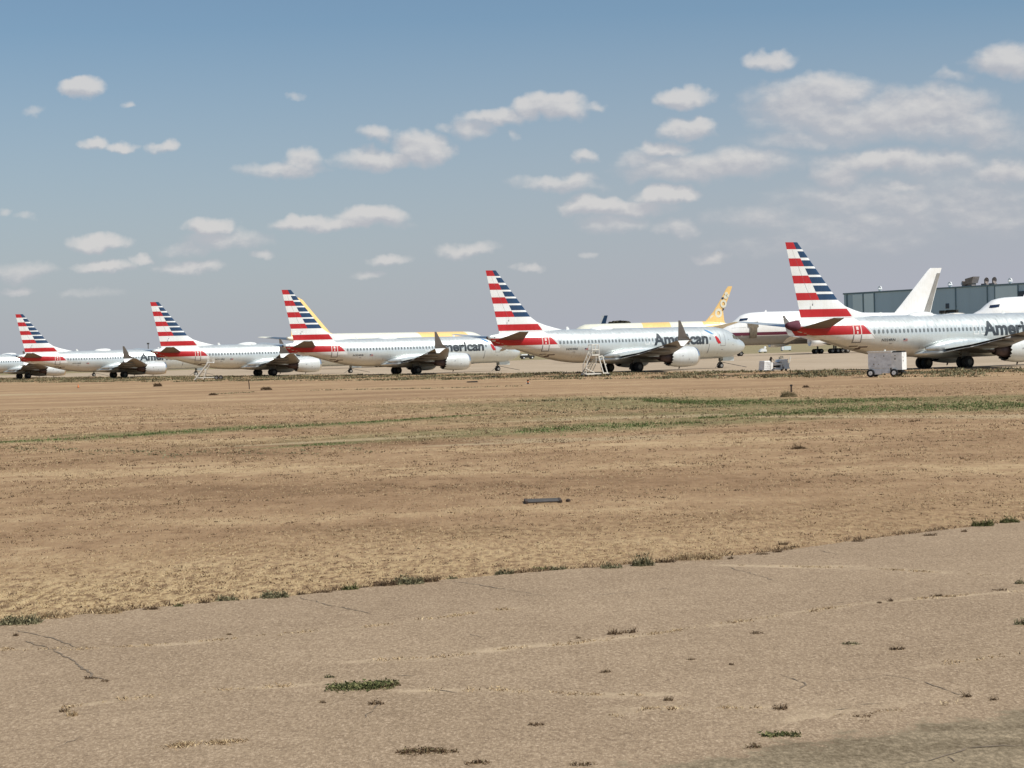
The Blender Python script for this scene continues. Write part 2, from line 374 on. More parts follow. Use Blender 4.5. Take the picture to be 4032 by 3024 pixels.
def make_jet():
    root = thing('airliner')
    B = jet_body
    body = B.mesh(.5, 48).build('fuselage', [M['silver']], root, True)
    # red band along the tail with its white hem, aft door, windows, titles (starboard)
    B.decal([(38.9, 4.42), (31.04, 4.42), (30.32, 3.56), (38.2, 3.56)], off=.012).build('tail_band', M['red'], root, True)
    B.decal([(38.0, 3.55), (30.30, 3.55), (29.92, 3.10), (36.2, 3.10)], off=.010).build('tail_band', M['finwhite'], root, True)
    B.decal([(30.95, 4.55), (30.80, 4.55), (29.85, 3.2), (30.2, 3.5)], off=.009).build('tail_band', M['finwhite'], root, True)
    B.decal([(37.5, 5.02), (31.6, 5.14), (31.1, 4.5), (38.4, 4.5)], off=.008).build('tail_band', M['finwhite'], root, True)
    d = MB()
    for a, c, z0, z1 in ((32.34, 32.24, 2.86, 4.47), (31.50, 31.40, 2.86, 4.47)): B.decal([(a, z1), (c, z1), (c, z0), (a, z0)], off=.02, b=d, mi=0 if 1 else 1)
    B.decal([(32.34, 2.86), (31.40, 2.86), (31.40, 2.76), (32.34, 2.76)], off=.02, b=d, mi=1)
    B.decal([(32.24, 3.54), (31.50, 3.54), (31.5, 2.86), (32.24, 2.86)], off=.016, b=d, mi=2)
    B.decal([(32.34, 3.5), (32.24, 3.5), (32.24, 2.8), (32.34, 2.8)], off=.024, b=d, mi=1)
    B.decal([(31.50, 3.5), (31.40, 3.5), (31.40, 2.8), (31.50, 2.8)], off=.024, b=d, mi=1)
    B.decal([(32.0, 4.28), (31.74, 4.28), (31.74, 3.98), (32.0, 3.98)], off=.02, b=d, mi=0)
    B.decal([(31.95, 3.86), (31.8, 3.86), (31.8, 3.62), (31.95, 3.62)], off=.02, b=d, mi=0)
    d.build('door', [M['pink'], M['outline'], M['finwhite']], root, True)
    d = MB()     # forward service door and the two over-wing exits
    for a, c, z0, z1 in ((5.42, 5.38, 2.85, 4.3), (4.62, 4.58, 2.85, 4.3)): B.decal([(a, z1), (c, z1), (c, z0), (a, z0)], off=.012, b=d)
    B.decal([(5.42, 2.87), (4.58, 2.87), (4.58, 2.82), (5.42, 2.82)], off=.012, b=d)
    d.build('door', M['outline'], root, True)
    for xe in (16.05, 17.05):
        d = MB(); pts = [(xe + .3, 3.28), (xe + .3, 4.18), (xe - .3, 4.18), (xe - .3, 3.28)]
        for i in range(4):
            a, c = pts[i], pts[(i + 1) % 4]
            w = .035
            if a[0] == c[0]: q = [(a[0] - w, a[1]), (a[0] + w, a[1]), (c[0] + w, c[1]), (c[0] - w, c[1])]
            else: q = [(a[0], a[1] - w), (a[0], a[1] + w), (c[0], c[1] + w), (c[0], c[1] - w)]
            B.decal(q, off=.012, b=d)
        d.build('exit_hatch', M['white'], root, True)
    # windows: one mesh, repeated
    w0 = MB(); pts = []
    for i in range(14):
        t = 2 * math.pi * i / 14; cx, cz = math.cos(t), math.sin(t)
        pts.append((.125 * math.copysign(abs(cx)**.7, cx), 3.78 + .19 * math.copysign(abs(cz)**.7, cz)))
    x0 = 15.0
    B.decal([(x0 + p[0], p[1]) for p in pts], off=.014, b=w0, gx=9)
    first = w0.build('cabin_window', M['window'], root, True); x = 29.93
    first.location.x = x0 - x; first.location.y = B.y(15.0, 3.78) - B.y(x, 3.78); sts = []
    while x > 5.9:
        x -= .508 if x > 16 or x < 15.5 else .508
        if not (15.0 < x < 15.3): sts.append(x)
    for x in sts:
        if x < 6.6: continue
        c = first.copy(); C.objects.link(c); c.parent = root; c.location.x = x0 - x; c.location.y = B.y(15.0, 3.78) - B.y(x, 3.78)
    # lettering
    text_decal(B, 'American', 16.02, 7.45, 3.16, 1.30, .034, off=.022).build('lettering', M['title'], root, True)
    lg = MB()
    B.decal([(7.55, 4.86), (7.25, 4.84), (6.75, 4.60), (6.30, 4.28), (6.62, 4.30), (7.1, 4.52)], off=.02, b=lg, mi=0)
    B.decal([(6.42, 4.22), (6.15, 4.24), (6.0, 4.06), (6.3, 3.9), (6.5, 4.0)], off=.018, b=lg, mi=2)
    B.decal([(6.28, 4.02), (6.02, 4.06), (5.72, 3.78), (5.36, 3.14), (5.80, 3.10), (6.08, 3.42)], off=.022, b=lg, mi=1)
    lg.build('emblem', [M['midblue'], M['red'], M['finwhite']], root, True)
    fl = MB()
    B.decal([(26.5, 3.04), (26.28, 3.04), (26.28, 2.92), (26.5, 2.92)], off=.012, b=fl, mi=1, gz=.3)
    for k in range(5): B.decal([(26.27 if k > 2 else 26.27, 2.82 + k * .05), (25.98, 2.82 + k * .05), (25.98, 2.80 + k * .05), (26.27, 2.80 + k * .05)], off=.012, b=fl, mi=0, gz=.3)
    for k in range(2): B.decal([(26.5, 2.82 + k * .05), (26.27, 2.82 + k * .05), (26.27, 2.80 + k * .05), (26.5, 2.80 + k * .05)], off=.012, b=fl, mi=0, gz=.3)
    fl.build('flag', [M['red'], M['blue']], root, True)
    # cockpit glass
    cg = MB()
    for side in (-1, 1):
        B.decal([(1.55, 3.52), (2.02, 3.55), (2.08, 4.10), (1.80, 3.98)], side=side, off=.012, b=cg, gz=.15)
        B.decal([(2.10, 3.55), (2.55, 3.60), (2.52, 4.22), (2.14, 4.12)], side=side, off=.012, b=cg, gz=.15)
        B.decal([(2.62, 3.62), (3.05, 3.72), (2.95, 4.10), (2.60, 4.20)], side=side, off=.012, b=cg, gz=.15)
        B.decal([(1.40, 3.72), (1.50, 3.80), (2.0, 4.16), (2.10, 4.27)], side=side, off=.012, b=cg, gz=.1)
    cg.build('cockpit_window', mat('cockpit_cover', (.10, .095, .07), .7), root, True)
    # nose radome seam, ports and small doors
    dt = MB()
    for (x, z, w, h) in ((5.05, 2.36, .3, .05), (7.3, 2.3, .08, .5), (4.0, 3.55, .22, .05), (28.0, 2.62, .35, .06), (12.4, 2.2, .3, .05), (3.2, 2.9, .35, .03), (10.2, 1.9, 1.2, .03)):
        B.decal([(x + w / 2, z + h / 2), (x - w / 2, z + h / 2), (x - w / 2, z - h / 2), (x + w / 2, z - h / 2)], off=.012, gx=9).build('access_panel', M['outline'], root)
    for k in range(7): B.decal([(7.4 - k * .02, 2.1 + k * .17), (7.33 - k * .02, 2.1 + k * .17), (7.33 - k * .02, 1.93 + k * .17), (7.4 - k * .02, 1.93 + k * .17)], off=.012, b=dt)
    dt.build('stencil_line', M['outline'], root)
    # aft belly outflow and drain marks
    # fin
    LZ = lambda z: np.interp(z, [4.7, 5.12, 5.32, 5.52, 5.86, 6.26, 6.86, 12.3], [27.2, 27.4, 28.6, 29.5, 30.85, 32.04, 32.97, 37.66])
    TZ = lambda z: np.interp(z, [4.7, 5.1, 12.3], [37.36, 37.45, 39.08])
    BZ = lambda z: np.interp(z, [4.7, 6.86, 12.3], [34.24, 35.36, 38.20])
    FZ = lambda z: np.interp(z, [4.7, 5.28, 6.03, 6.5, 6.88], [31.1, 31.52, 32.11, 32.58, 33.0]) if z < 6.88 else LZ(z) + .03
    red = [(11.65, 12.3), (10.05, 10.80), (8.45, 9.19), (6.88, 7.57)]; blu = [(11.65, 12.3), (10.86, 11.46), (10.05, 10.62), (9.25, 9.85), (8.45, 9.05), (7.66, 8.25), (6.88, 7.44)]
    zs = sorted(set([4.7, 4.95, 5.28, 5.4, 5.52, 5.7, 5.86, 6.03, 6.26, 6.5, 6.7] + [v for p in red + blu for v in p]))
    fb = MB()
    prev = None; ncol = 5
    def cols(z):
        te, bb, fr, le = float(TZ(z)), float(BZ(z)), float(FZ(z)), float(LZ(z))
        fr = max(fr, le + .02); xs = [te + (bb - te) * k / 4 for k in range(4)] + [bb + (fr - bb) * k / 4 for k in range(4)] + [fr + (le - fr) * k / 4 for k in range(5)]
        c = te - le; cc = min(c, 6.3); out = []
        for x in xs:
            t = min(1, max(0, (x - le) / c)) if c > 0 else 0
            h = .105 * cc * 5 * (.2969 * math.sqrt(t) - .126 * t - .3516 * t * t + .2843 * t**3 - .1015 * t**4)
            out.append((x, max(h, 0)))
        return out
    for side in (-1, 1):
        v = []; f = []; mm = []
        for z in zs: v += [(XO - x, side * h, z) for x, h in cols(z)]
        nc = 13
        for k in range(len(zs) - 1):
            zm = (zs[k] + zs[k + 1]) / 2
            L = 1 if any(a < zm < b for a, b in red) else 0; Rr = 2 if any(a < zm < b for a, b in blu) else 0
            if 5.28 < zm < 6.03: L = Rr = 1
            for i in range(nc - 1):
                f.append((k * nc + i, k * nc + i + 1, (k + 1) * nc + i + 1, (k + 1) * nc + i))
                mm.append(L if i < 4 else (Rr if i < 8 else (0 if zm < 6.88 else Rr)))
        fb.add(v, f, mm)
    top = [(XO - x, -h, 12.3) for x, h in cols(12.3)] + [(XO - x, h, 12.3) for x, h in cols(12.3)][::-1]
    fb.add(top, [tuple(range(len(top)))], 1)
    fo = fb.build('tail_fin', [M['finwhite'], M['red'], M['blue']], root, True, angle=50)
    rs = MB()      # rudder hinge line
    hz_ = [(float(TZ(z) + (LZ(z) - TZ(z)) * .31), z) for z in (6.2, 8, 10, 11.6)]
    for (xa, za), (xb, zb_) in zip(hz_, hz_[1:]): 
        for side in (-1, 1): rs.cyl((XO - xa, side * .16 * (14 - za) / 7, za), (XO - xb, side * .16 * (14 - zb_) / 7, zb_), .012, 5)
    rs.cyl((XO - 36.3, -.34, 6.55), (XO - 36.3, -.34, 6.35), .05, 6)
    rs.build('rudder_hinge', M['outline'], fo)
    # tailplanes
    for s in (-1, 1):
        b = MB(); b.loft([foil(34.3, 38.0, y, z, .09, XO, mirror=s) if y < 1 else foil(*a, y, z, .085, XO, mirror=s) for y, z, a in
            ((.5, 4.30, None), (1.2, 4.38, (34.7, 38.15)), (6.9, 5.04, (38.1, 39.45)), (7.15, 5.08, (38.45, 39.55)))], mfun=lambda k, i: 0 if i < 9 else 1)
        b.build('tailplane', [M['silver'], M['winglet']], root, True, angle=60)  # pale lit top; underside shade put into the darker grey
    # wings
    for s in (-1, 1):
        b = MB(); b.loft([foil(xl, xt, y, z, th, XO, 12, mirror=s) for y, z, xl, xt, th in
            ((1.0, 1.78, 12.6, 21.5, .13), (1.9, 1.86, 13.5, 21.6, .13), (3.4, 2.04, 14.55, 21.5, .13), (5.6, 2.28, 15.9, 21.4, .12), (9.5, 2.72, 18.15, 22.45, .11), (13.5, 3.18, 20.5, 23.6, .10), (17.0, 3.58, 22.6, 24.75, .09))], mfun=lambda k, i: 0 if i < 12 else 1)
        wing = b.build('wing', [M['wing_lit'], M['wing']], root, True, angle=60)  # lit top and shaded underside put into two greys
        b = MB()   # upper winglet blade, its shade put into the dark grey
        b.loft([[(XO - x, s * (y + dy), z) for x, dy in ((xl, 0), (xl * .7 + xt * .3, .035 * (xt - xl)), (xt, 0), (xl * .7 + xt * .3, -.035 * (xt - xl)))] for y, z, xl, xt in
            ((16.98, 3.56, 22.7, 24.75), (17.30, 3.72, 23.25, 25.0), (17.48, 4.1, 23.85, 25.1), (17.68, 5.0, 24.45, 25.2), (17.83, 5.80, 25.0, 25.3))])
        b.build('winglet', M['winglet'], wing, True, angle=50)
        b = MB()   # lower blade, its sunlit look put into the white
        b.loft([[(XO - x, s * y, z + dz) for x, dz in ((xl, 0), (xl * .7 + xt * .3, .03 * (xt - xl)), (xt, 0), (xl * .7 + xt * .3, -.03 * (xt - xl)))] for y, z, xl, xt in
            ((17.1, 3.58, 23.1, 24.9), (17.5, 3.42, 23.7, 25.05), (18.02, 2.95, 24.7, 25.2))])
        b.build('winglet', M['finwhite'], wing, True, angle=50)
        for yf, xa, xb, z in ((6.4, 18.6, 22.4, 2.05), (9.6, 19.8, 23.2, 2.42), (12.8, 21.3, 24.2, 2.80)):
            b = MB(); prof = [(0, .03), (.4, .15), (1.2, .22), (2.2, .2), (xb - xa - .4, .1), (xb - xa, .02)]
            b.lathe([(-p, r) for p, r in prof], (XO - xa, s * yf, z), 12)
            b.build('flap_fairing', M['wing'], wing, True)
        b = MB()   # drooped inboard and outboard trailing-edge flaps
        for (ya, yb, xa, xb, za, zb_) in ((2.1, 5.4, 21.35, 21.25, 1.72, 2.1), (5.7, 11.4, 21.3, 22.85, 2.15, 2.8)):
            b.loft([[(XO - x + .35, s * ya, za + .1), (XO - x - .75, s * ya, za - .22), (XO - x + .3, s * ya, za - .08)] if k == 0 else [(XO - x + .35, s * yb, zb_ + .1), (XO - x - .6, s * yb, zb_ - .12), (XO - x + .3, s * yb, zb_ - .06)] for k, x in enumerate((xa, xb))])
        b.build('flap', M['wing'], wing)
        # wing root fillet
    b = MB()
    rings = []
    for x, hw, zb, zt in ((11.4, 1.2, 1.30, 1.6), (12.4, 1.95, 1.12, 2.1), (14, 2.12, 1.02, 2.45), (18, 2.2, 1.0, 2.55), (20.5, 2.2, 1.0, 2.5), (22, 2.08, 1.08, 2.3), (23.3, 1.7, 1.22, 2.0), (24.3, 1.2, 1.35, 1.7)):
        zc, hh = (zb + zt) / 2, (zt - zb) / 2
        rings.append([(XO - x, hw * math.copysign(abs(math.cos(t))**.7, math.cos(t)), zc + hh * math.copysign(abs(math.sin(t))**.8, math.sin(t))) for t in [2 * math.pi * i / 28 for i in range(28)]])
    b.loft(rings); b.build('belly_fairing', M['silver'], root, True)
    for s in (-1, 1):      # pale fillet running aft over the wing root
        b = MB(); rr = []
        for x, y, z, r in ((14.2, 1.85, 2.35, .12), (16, 1.95, 2.5, .35), (18.5, 2.0, 2.45, .5), (20.7, 2.0, 2.3, .55), (22.2, 1.9, 2.12, .42), (23.6, 1.75, 1.98, .10)):
            rr.append([(XO - x, s * (y + r * .75 * math.cos(t)), z + r * math.sin(t)) for t in [2 * math.pi * i / 16 for i in range(16)]])
        b.loft(rr); b.build('wing_fillet', M['silver'], root, True)
    # engines
    for s in (-1, 1):
        ax = (XO, s * 4.83, 1.66)
        b = MB(); b.lathe([(-13.1, .88), (-12.55, .96), (-12.3, 1.02), (-12.22, 1.08), (-12.3, 1.13), (-12.55, 1.18), (-13.2, 1.235), (-14.2, 1.25), (-15.2, 1.20), (-16.25, 1.04)], ax, 36, mis=[1, 1, 1, 1, 1, 0, 0, 0, 0], tail=-.24)
        en = b.build('engine', [M['cowl'], M['bare']], root, True)
        b = MB(); b.lathe([(-16.1, .93), (-15.4, 1.0), (-15.4, .2)], ax, 36); b.build('exhaust_duct', M['darkmetal'], en, True)
        b = MB(); b.lathe([(-15.4, .78), (-16.2, .74), (-17.0, .58), (-17.7, .42), (-17.75, .36)], ax, 28, mis=[0, 0, 0, 1]); b.lathe([(-17.4, .33), (-18.0, .2), (-18.5, .03)], ax, 18); b.build('exhaust_cone', [M['darkmetal'], M['darkmetal']], en, True, angle=50)
        b = MB()
        for i in range(18):
            t = 2 * math.pi * i / 18; c, q = math.cos(t), math.sin(t)
            b.add([(XO - 12.95, s * 4.83 + .2 * c, 1.66 + .2 * q), (XO - 13.05, s * 4.83 + .9 * c - .08 * q, 1.66 + .9 * q + .08 * c), (XO - 13.12, s * 4.83 + .9 * math.cos(t + .3), 1.66 + .9 * math.sin(t + .3)), (XO - 13.05, s * 4.83 + .2 * math.cos(t + .3), 1.66 + .2 * math.sin(t + .3))], [(0, 1, 2, 3)])
        b.lathe([(-12.6, .01), (-12.75, .12), (-13.0, .24)], ax, 16); b.build('fan', M['darkmetal'], en)
        b = MB(); b.loft([[(XO - x, s * (4.83 + w), z) for w, z in ((-.16, z1), (.16, z1), (.2, z0), (-.2, z0))] for x, z0, z1 in ((13.3, 2.6, 2.72), (14.5, 2.5, 3.02), (16.2, 2.0, 2.95), (17.8, 1.75, 2.5), (19.4, 1.8, 2.15))])
        b.build('pylon', M['silver'], en)
        b = MB(); b.loft([[(XO - 14.6 + a, s * 4.83 + 0, 2.9 + c) for a, c in ((0, 0), (.8, 0))], [(XO - 14.6 + a, s * 5.9, 2.6 + c) for a, c in ((0, 0), (.6, 0))]], closed=False, cap0=False, cap1=False)
        # warning plate spots on the cowl
        for k, (xx, a) in enumerate(((14.0, -.25), (15.0, .1), (13.4, -.6))):
            r = 1.262; t = a
            b = MB(); b.box((XO - xx - .06, s * 4.83 - s * 0 + (-1 if s < 0 else 1) * (r * math.cos(t)) - .01, 1.66 + r * math.sin(t) - .04), (XO - xx + .06, s * 4.83 + (-1 if s < 0 else 1) * (r * math.cos(t)) + .01, 1.66 + r * math.sin(t) + .04)); b.build('placard', M['outline'], en)
        b = MB(); b.cyl((XO - 14.6, s * 4.83, .42), (XO - 14.7, s * 4.83, .20), .09, 8, r2=.05); b.build('drain_mast', M['darkmetal'], en)
    # landing gear
    for s in (-1, 1):
        g = MB(); g.cyl((0, s * 2.86, .5), (.15, s * 2.7, 2.0), .13, 10); g.cyl((0, s * 2.45, .56), (0, s * 3.27, .56), .09, 8)
        g.cyl((.0, s * 2.8, .9), (1.1, s * 2.3, 1.9), .07, 8); g.cyl((0, s * 2.8, 1.1), (0, s * 1.5, 1.7), .07, 8); g.box((-.55, s * 2.95 - .03, .95), (.5, s * 2.95 + .03, 1.9))
        go = g.build('main_gear', M['strut'], root)
        for d in (-.44, .44): make_wheel(go, 0, s * 2.86 + d, .59, .5, 'strut')
    g = MB(); g.cyl((15.6, 0, .35), (15.5, 0, 1.5), .08, 10); g.cyl((15.6, -.3, .345), (15.6, .3, .345), .06, 8); g.cyl((15.6, 0, .85), (16.5, 0, 1.4), .05, 8)
    g.box((15.35, -.12, .62), (15.85, .12, .78)); go = g.build('nose_gear', M['strut'], root)
    for d in (-.2, .2): make_wheel(go, 15.6, d, .345, .2)
    for s in (-1, 1):
        g = MB(); g.box((15.7, s * .42 - .02, .92), (17.5, s * .42 + .02, 1.42)); g.build('gear_door', M['silver'], go)
    for q in ((14.0, -.9), (18.3, -1.9)):
        g = MB(); g.cyl((15.6, -.1, .8), (q[0], q[1], .06), .035, 6); g.build('brace', M['strut'], go)
    # aerials and fairings on the crown
    g = MB(); g.loft([foil(27.3, 27.75, 0, 5.28, .12, XO, 5, 'z'), foil(27.55, 27.8, 0, 5.62, .12, XO, 5, 'z')]); g.build('blade_aerial', M['finwhite'], root)
    g = MB(); g.loft([foil(11.2, 11.6, 0, 5.28, .12, XO, 5, 'z'), foil(11.4, 11.65, 0, 5.55, .12, XO, 5, 'z')]); g.build('blade_aerial', M['finwhite'], root)
    g = MB(); g.loft([[(XO - x, w * math.cos(t), 5.2 + h * math.sin(t)) for t in [math.pi * i / 10 for i in range(11)]] for x, w, h in ((20.9, .1, .06), (21.3, .5, .32), (22.0, .62, .42), (23.0, .6, .40), (23.8, .4, .28), (24.5, .05, .05))], closed=False); g.build('radome', M['finwhite'], root, True)
    # auxiliary power unit exhaust and outflow doors at the tail
    g = MB(); g.cyl((XO - 38.95, 0, 4.51), (XO - 39.2, 0, 4.54), .17, 14, r2=.15); g.build('tail_exhaust', M['darkmetal'], root)
    g = MB()
    for (x, z, w, h) in ((38.35, 4.55, .12, .12), (30.9, 2.35, .9, .10), (31.9, 2.45, .8, .08), (31.3, 2.2, .5, .14)):
        B.decal([(x + w / 2, z + h / 2), (x - w / 2, z + h / 2), (x - w / 2, z - h / 2), (x + w / 2, z - h / 2)], off=.012).build('access_panel', M['darkmetal'], root)
    return root

JETS = [  # x, y, heading, registration
    (42.49, 192.00, 30.9, 'N324RN', 'silver airliner with striped tail at right edge, its nose cut off by the frame'),
    (13.37, 236.81, 34.6, 'N303RE', 'silver airliner with striped tail, a white work stand parked beside its wheels'),
    (-15.16, 281.45, 33.0, 'N304RB', 'silver airliner with striped tail, a yellow tail edge showing behind its tail'),
    (-40.27, 319.64, 31.9, 'N315RJ', 'silver airliner with striped tail, boarding steps leaning near its tail band'),
    (-74.31, 369.91, 31.7, 'N310RF', 'silver airliner with striped tail, leftmost tail fin in the picture'),
    (-104.41, 418.44, 31.6, 'N306RC', 'silver airliner at the far left edge, its tail cut off by the frame')]
jets = []
proto = make_jet()
for i, (x, y, a, reg, lab) in enumerate(JETS):
    o = proto if i == 0 else copy_tree(proto)
    jets.append((o, reg)); o.location = (x, y, 0); o.rotation_euler = (0, 0, R(a))
    tag(o, lab, 'airliner', 'striped-tail airliners parked in a row')
for o, reg in jets: text_decal(jet_body, reg, 29.1, 27.5, 2.84, .24, .01, off=.014).build('registration', M['title'], o)
g = MB(); g.loft([[(XO - x, hw * math.cos(t), zc + hh * math.sin(t)) for t in [2 * math.pi * i / 24 for i in range(24)]] for x, zc, hh, hw in ((37.9, 4.48, .55, .50), (38.4, 4.48, .48, .42), (39.0, 4.52, .33, .28), (39.25, 4.54, .2, .18))])
tag(g.build('tail_cover', M['cover'], jets[0][0], True), 'maroon cover over the tail exhaust')

# ---------------------------------------------------------------- wide-body and other aircraft behind the row
def liner(name, nose, tail, secs, label, group=None, body_mats=None, bandf=None, cat='airliner'):
    """empty under the nose, X forward"""
    d = Vector((nose[0] - tail[0], nose[1] - tail[1])); L = d.length
    root = thing(name, (nose[0], nose[1], 0), math.atan2(d.y, d.x), label, cat, group)
    k = L / secs[-1][0]; B = Body([(x * k, a, b, c) for x, a, b, c in secs], 0)
    B.mesh(1.2, 40, bandf(k) if bandf else None).build('fuselage', body_mats or [M['white']], root, True)
    return root, B, k
def simple_fin(root, rows, mats, name='tail_fin', n=9, mfun=None, th=.1):
    b = MB(); b.loft([foil(le, te, 0, z, th, 0, n, 'z') for z, le, te in rows], mfun=mfun)
    return b.build(name, mats, root, True, angle=60)
def simple_wing(root, rows, s, m, name='wing'):
    b = MB(); b.loft([foil(le, te, y, z, .11, 0, 9, mirror=s) for y, z, le, te in rows]); return b.build(name, m, root, True, angle=60)
def pod(root, x, y, z, r, L, m):
    b = MB(); b.lathe([(-x - .8, r * .7), (-x, r * .86), (-x + .0, r * .93), (-x - L * .3, r), (-x - L * .7, r * .9), (-x - L, r * .6), (-x - L * 1.25, r * .2)], (0, y, z), 20); return b.build('engine', m, root, True)
def bogie(root, x, y, r, name='main_gear', four=True, top=3.0):
    g = MB(); g.cyl((-x, y, r), (-x, y, top), .22, 8); g.box((-x - 1.0, y - .12, r - .12), (-x + 1.0, y + .12, r + .12)); go = g.build(name, M['strut'], root)
    for dx in ((-.75, .75) if four else (0,)):
        for dy in (-.55, .55): make_wheel(go, -x + dx, y + dy, r, .42)

JUMBO = [(0, 4.6, 5.2, .2), (.5, 3.9, 6.0, 1.0), (1.5, 3.2, 6.9, 1.8), (3, 2.8, 7.9, 2.4), (4.4, 2.65, 8.6, 2.75), (5.3, 2.6, 9.5, 2.9), (6.5, 2.6, 10.25, 3.05), (9, 2.6, 10.65, 3.2), (13, 2.6, 10.75, 3.25), (20, 2.6, 10.75, 3.25),
    (26, 2.6, 10.55, 3.25), (32, 2.7, 10.2, 3.25), (38, 3.2, 9.9, 3.1), (44, 4.3, 9.75, 2.6), (49, 5.7, 9.55, 1.8), (53, 7.0, 9.3, .95), (55, 7.7, 9.0, .5)]
def jumbo(nose, tail, label, stripe, cover=False, fin=True):
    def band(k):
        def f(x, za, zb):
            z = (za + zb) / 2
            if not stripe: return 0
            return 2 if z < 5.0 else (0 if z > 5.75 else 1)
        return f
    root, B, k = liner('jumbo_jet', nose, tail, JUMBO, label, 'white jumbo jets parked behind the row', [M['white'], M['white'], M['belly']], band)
    if stripe: B.decal([(1.2 * k, 5.0), (40 * k, 5.0), (40 * k, 5.75), (2.2 * k, 5.75), (1.4 * k, 5.5)], side=1, off=.03, gx=.8, gz=.3).build('stripe', M['maroon'], root, True)
    w = MB()
    B.decal([(4.9 * k, 8.55), (6.6 * k, 8.75), (6.9 * k, 9.3), (5.3 * k, 9.15)], side=1, off=.03, gz=.2, gx=.4, b=w); w.build('cockpit_window', M['glassdark'], root, True)
    for j, xs in enumerate(np.arange(10, 25, .62)):
        if 17.6 < xs < 19.0: continue
        w = MB(); B.decal([(xs * k - .13, 9.0), (xs * k + .13, 9.0), (xs * k + .13, 9.3), (xs * k - .13, 9.3)], side=1, off=.03, gz=.2, b=w); w.build('cabin_window', M['hub'], root)
    w = MB()
    for a in (18.0, 19.0): B.decal([(a * k - .04, 8.3), (a * k + .04, 8.3), (a * k + .04, 9.9), (a * k - .04, 9.9)], side=1, off=.03, gz=.2, b=w)
    B.decal([(18.0 * k, 8.3), (19.0 * k, 8.3), (19.0 * k, 8.4), (18.0 * k, 8.4)], side=1, off=.03, gz=.2, b=w)
    w.build('door', M['hub'], root)
    if fin:
        fo = simple_fin(root, [(z, le * k, te * k) for z, le, te in ((8.8, 42.6, 53.0), (9.4, 43.6, 53.05), (11.7, 45.6, 53.6), (20.2, 52.6, 56.0), (20.8, 53.3, 56.2))], [M['white']])
        rd = MB()
        rd.loft([[(-x * k, dy, z) for x, dy in ((xf, .30 * sc), (xa, .05), (xa, -.05), (xf, -.30 * sc))] for z, xf, xa in ((9.7, 51.3, 52.95), (14.5, 53.1, 54.25), (19.5, 54.9, 55.8)) for sc in ((15 / (z + 4)) * 1.3,)])
        rd.build('rudder', M['belly'], fo)
    for s in (-1, 1):
        simple_wing(root, [(2.5, 4.0, 17 * k, 31 * k), (10, 4.7, 23.0 * k, 31.5 * k), (27, 6.6, 35.5 * k, 39 * k)], s, M['wing'])
        simple_wing(root, [(.8, 8.0, 47 * k, 54 * k), (10.5, 9.0, 53.5 * k, 56.5 * k)], s, M['white'], 'tailplane')
        pod(root, 17.5 * k, s * 11.5, 3.1, 1.25, 5, M['white']); pod(root, 24.5 * k, s * 20.5, 3.9, 1.25, 5, M['white'])
        for x in (26.5, 30.0): bogie(root, x * k, s * (4.5 if x < 28 else 2.2), .62)
    bogie(root, 5.6 * k, 0, .62, 'nose_gear', False)
    g = MB(); g.loft([foil(13.0, 13.6, 0, 10.6, .2, 0, 5, 'z'), foil(13.3, 13.6, 0, 11.15, .2, 0, 5, 'z')]); g.build('blade_aerial', M['white'], root)
    return root, B, k
J1, B1, k1 = jumbo((50.2, 478), (108.5, 496), 'white jumbo jet with maroon stripe and grey belly, left of the tallest striped tail', True)
b = MB(); B1.decal([(7.2, 8.1), (9.9, 8.3), (9.9, 7.0), (9.5, 6.8), (9.5, 4.4), (7.6, 4.4), (7.6, 7.0), (7.2, 7.1)], side=1, off=.16, gz=.35, b=b); b.build('canvas_cover', M['tan_cover'], J1)
b = MB(); B1.decal([(3.4, 6.9), (6.8, 7.0), (6.8, 7.06), (3.4, 6.98)], side=1, off=.03, gz=.3, b=b)
B1.decal([(6.8, 7.95), (24, 7.06), (24, 7.1), (6.8, 8.0)], side=1, off=.03, gz=.3, b=b); b.build('panel_line', mat('pale_seam', (.62, .62, .60)), J1)
J2, B2, k2 = jumbo((88.5, 384), (145.0, 394), 'plain white jumbo jet at right edge, upper deck showing in front of teal hangar', False)

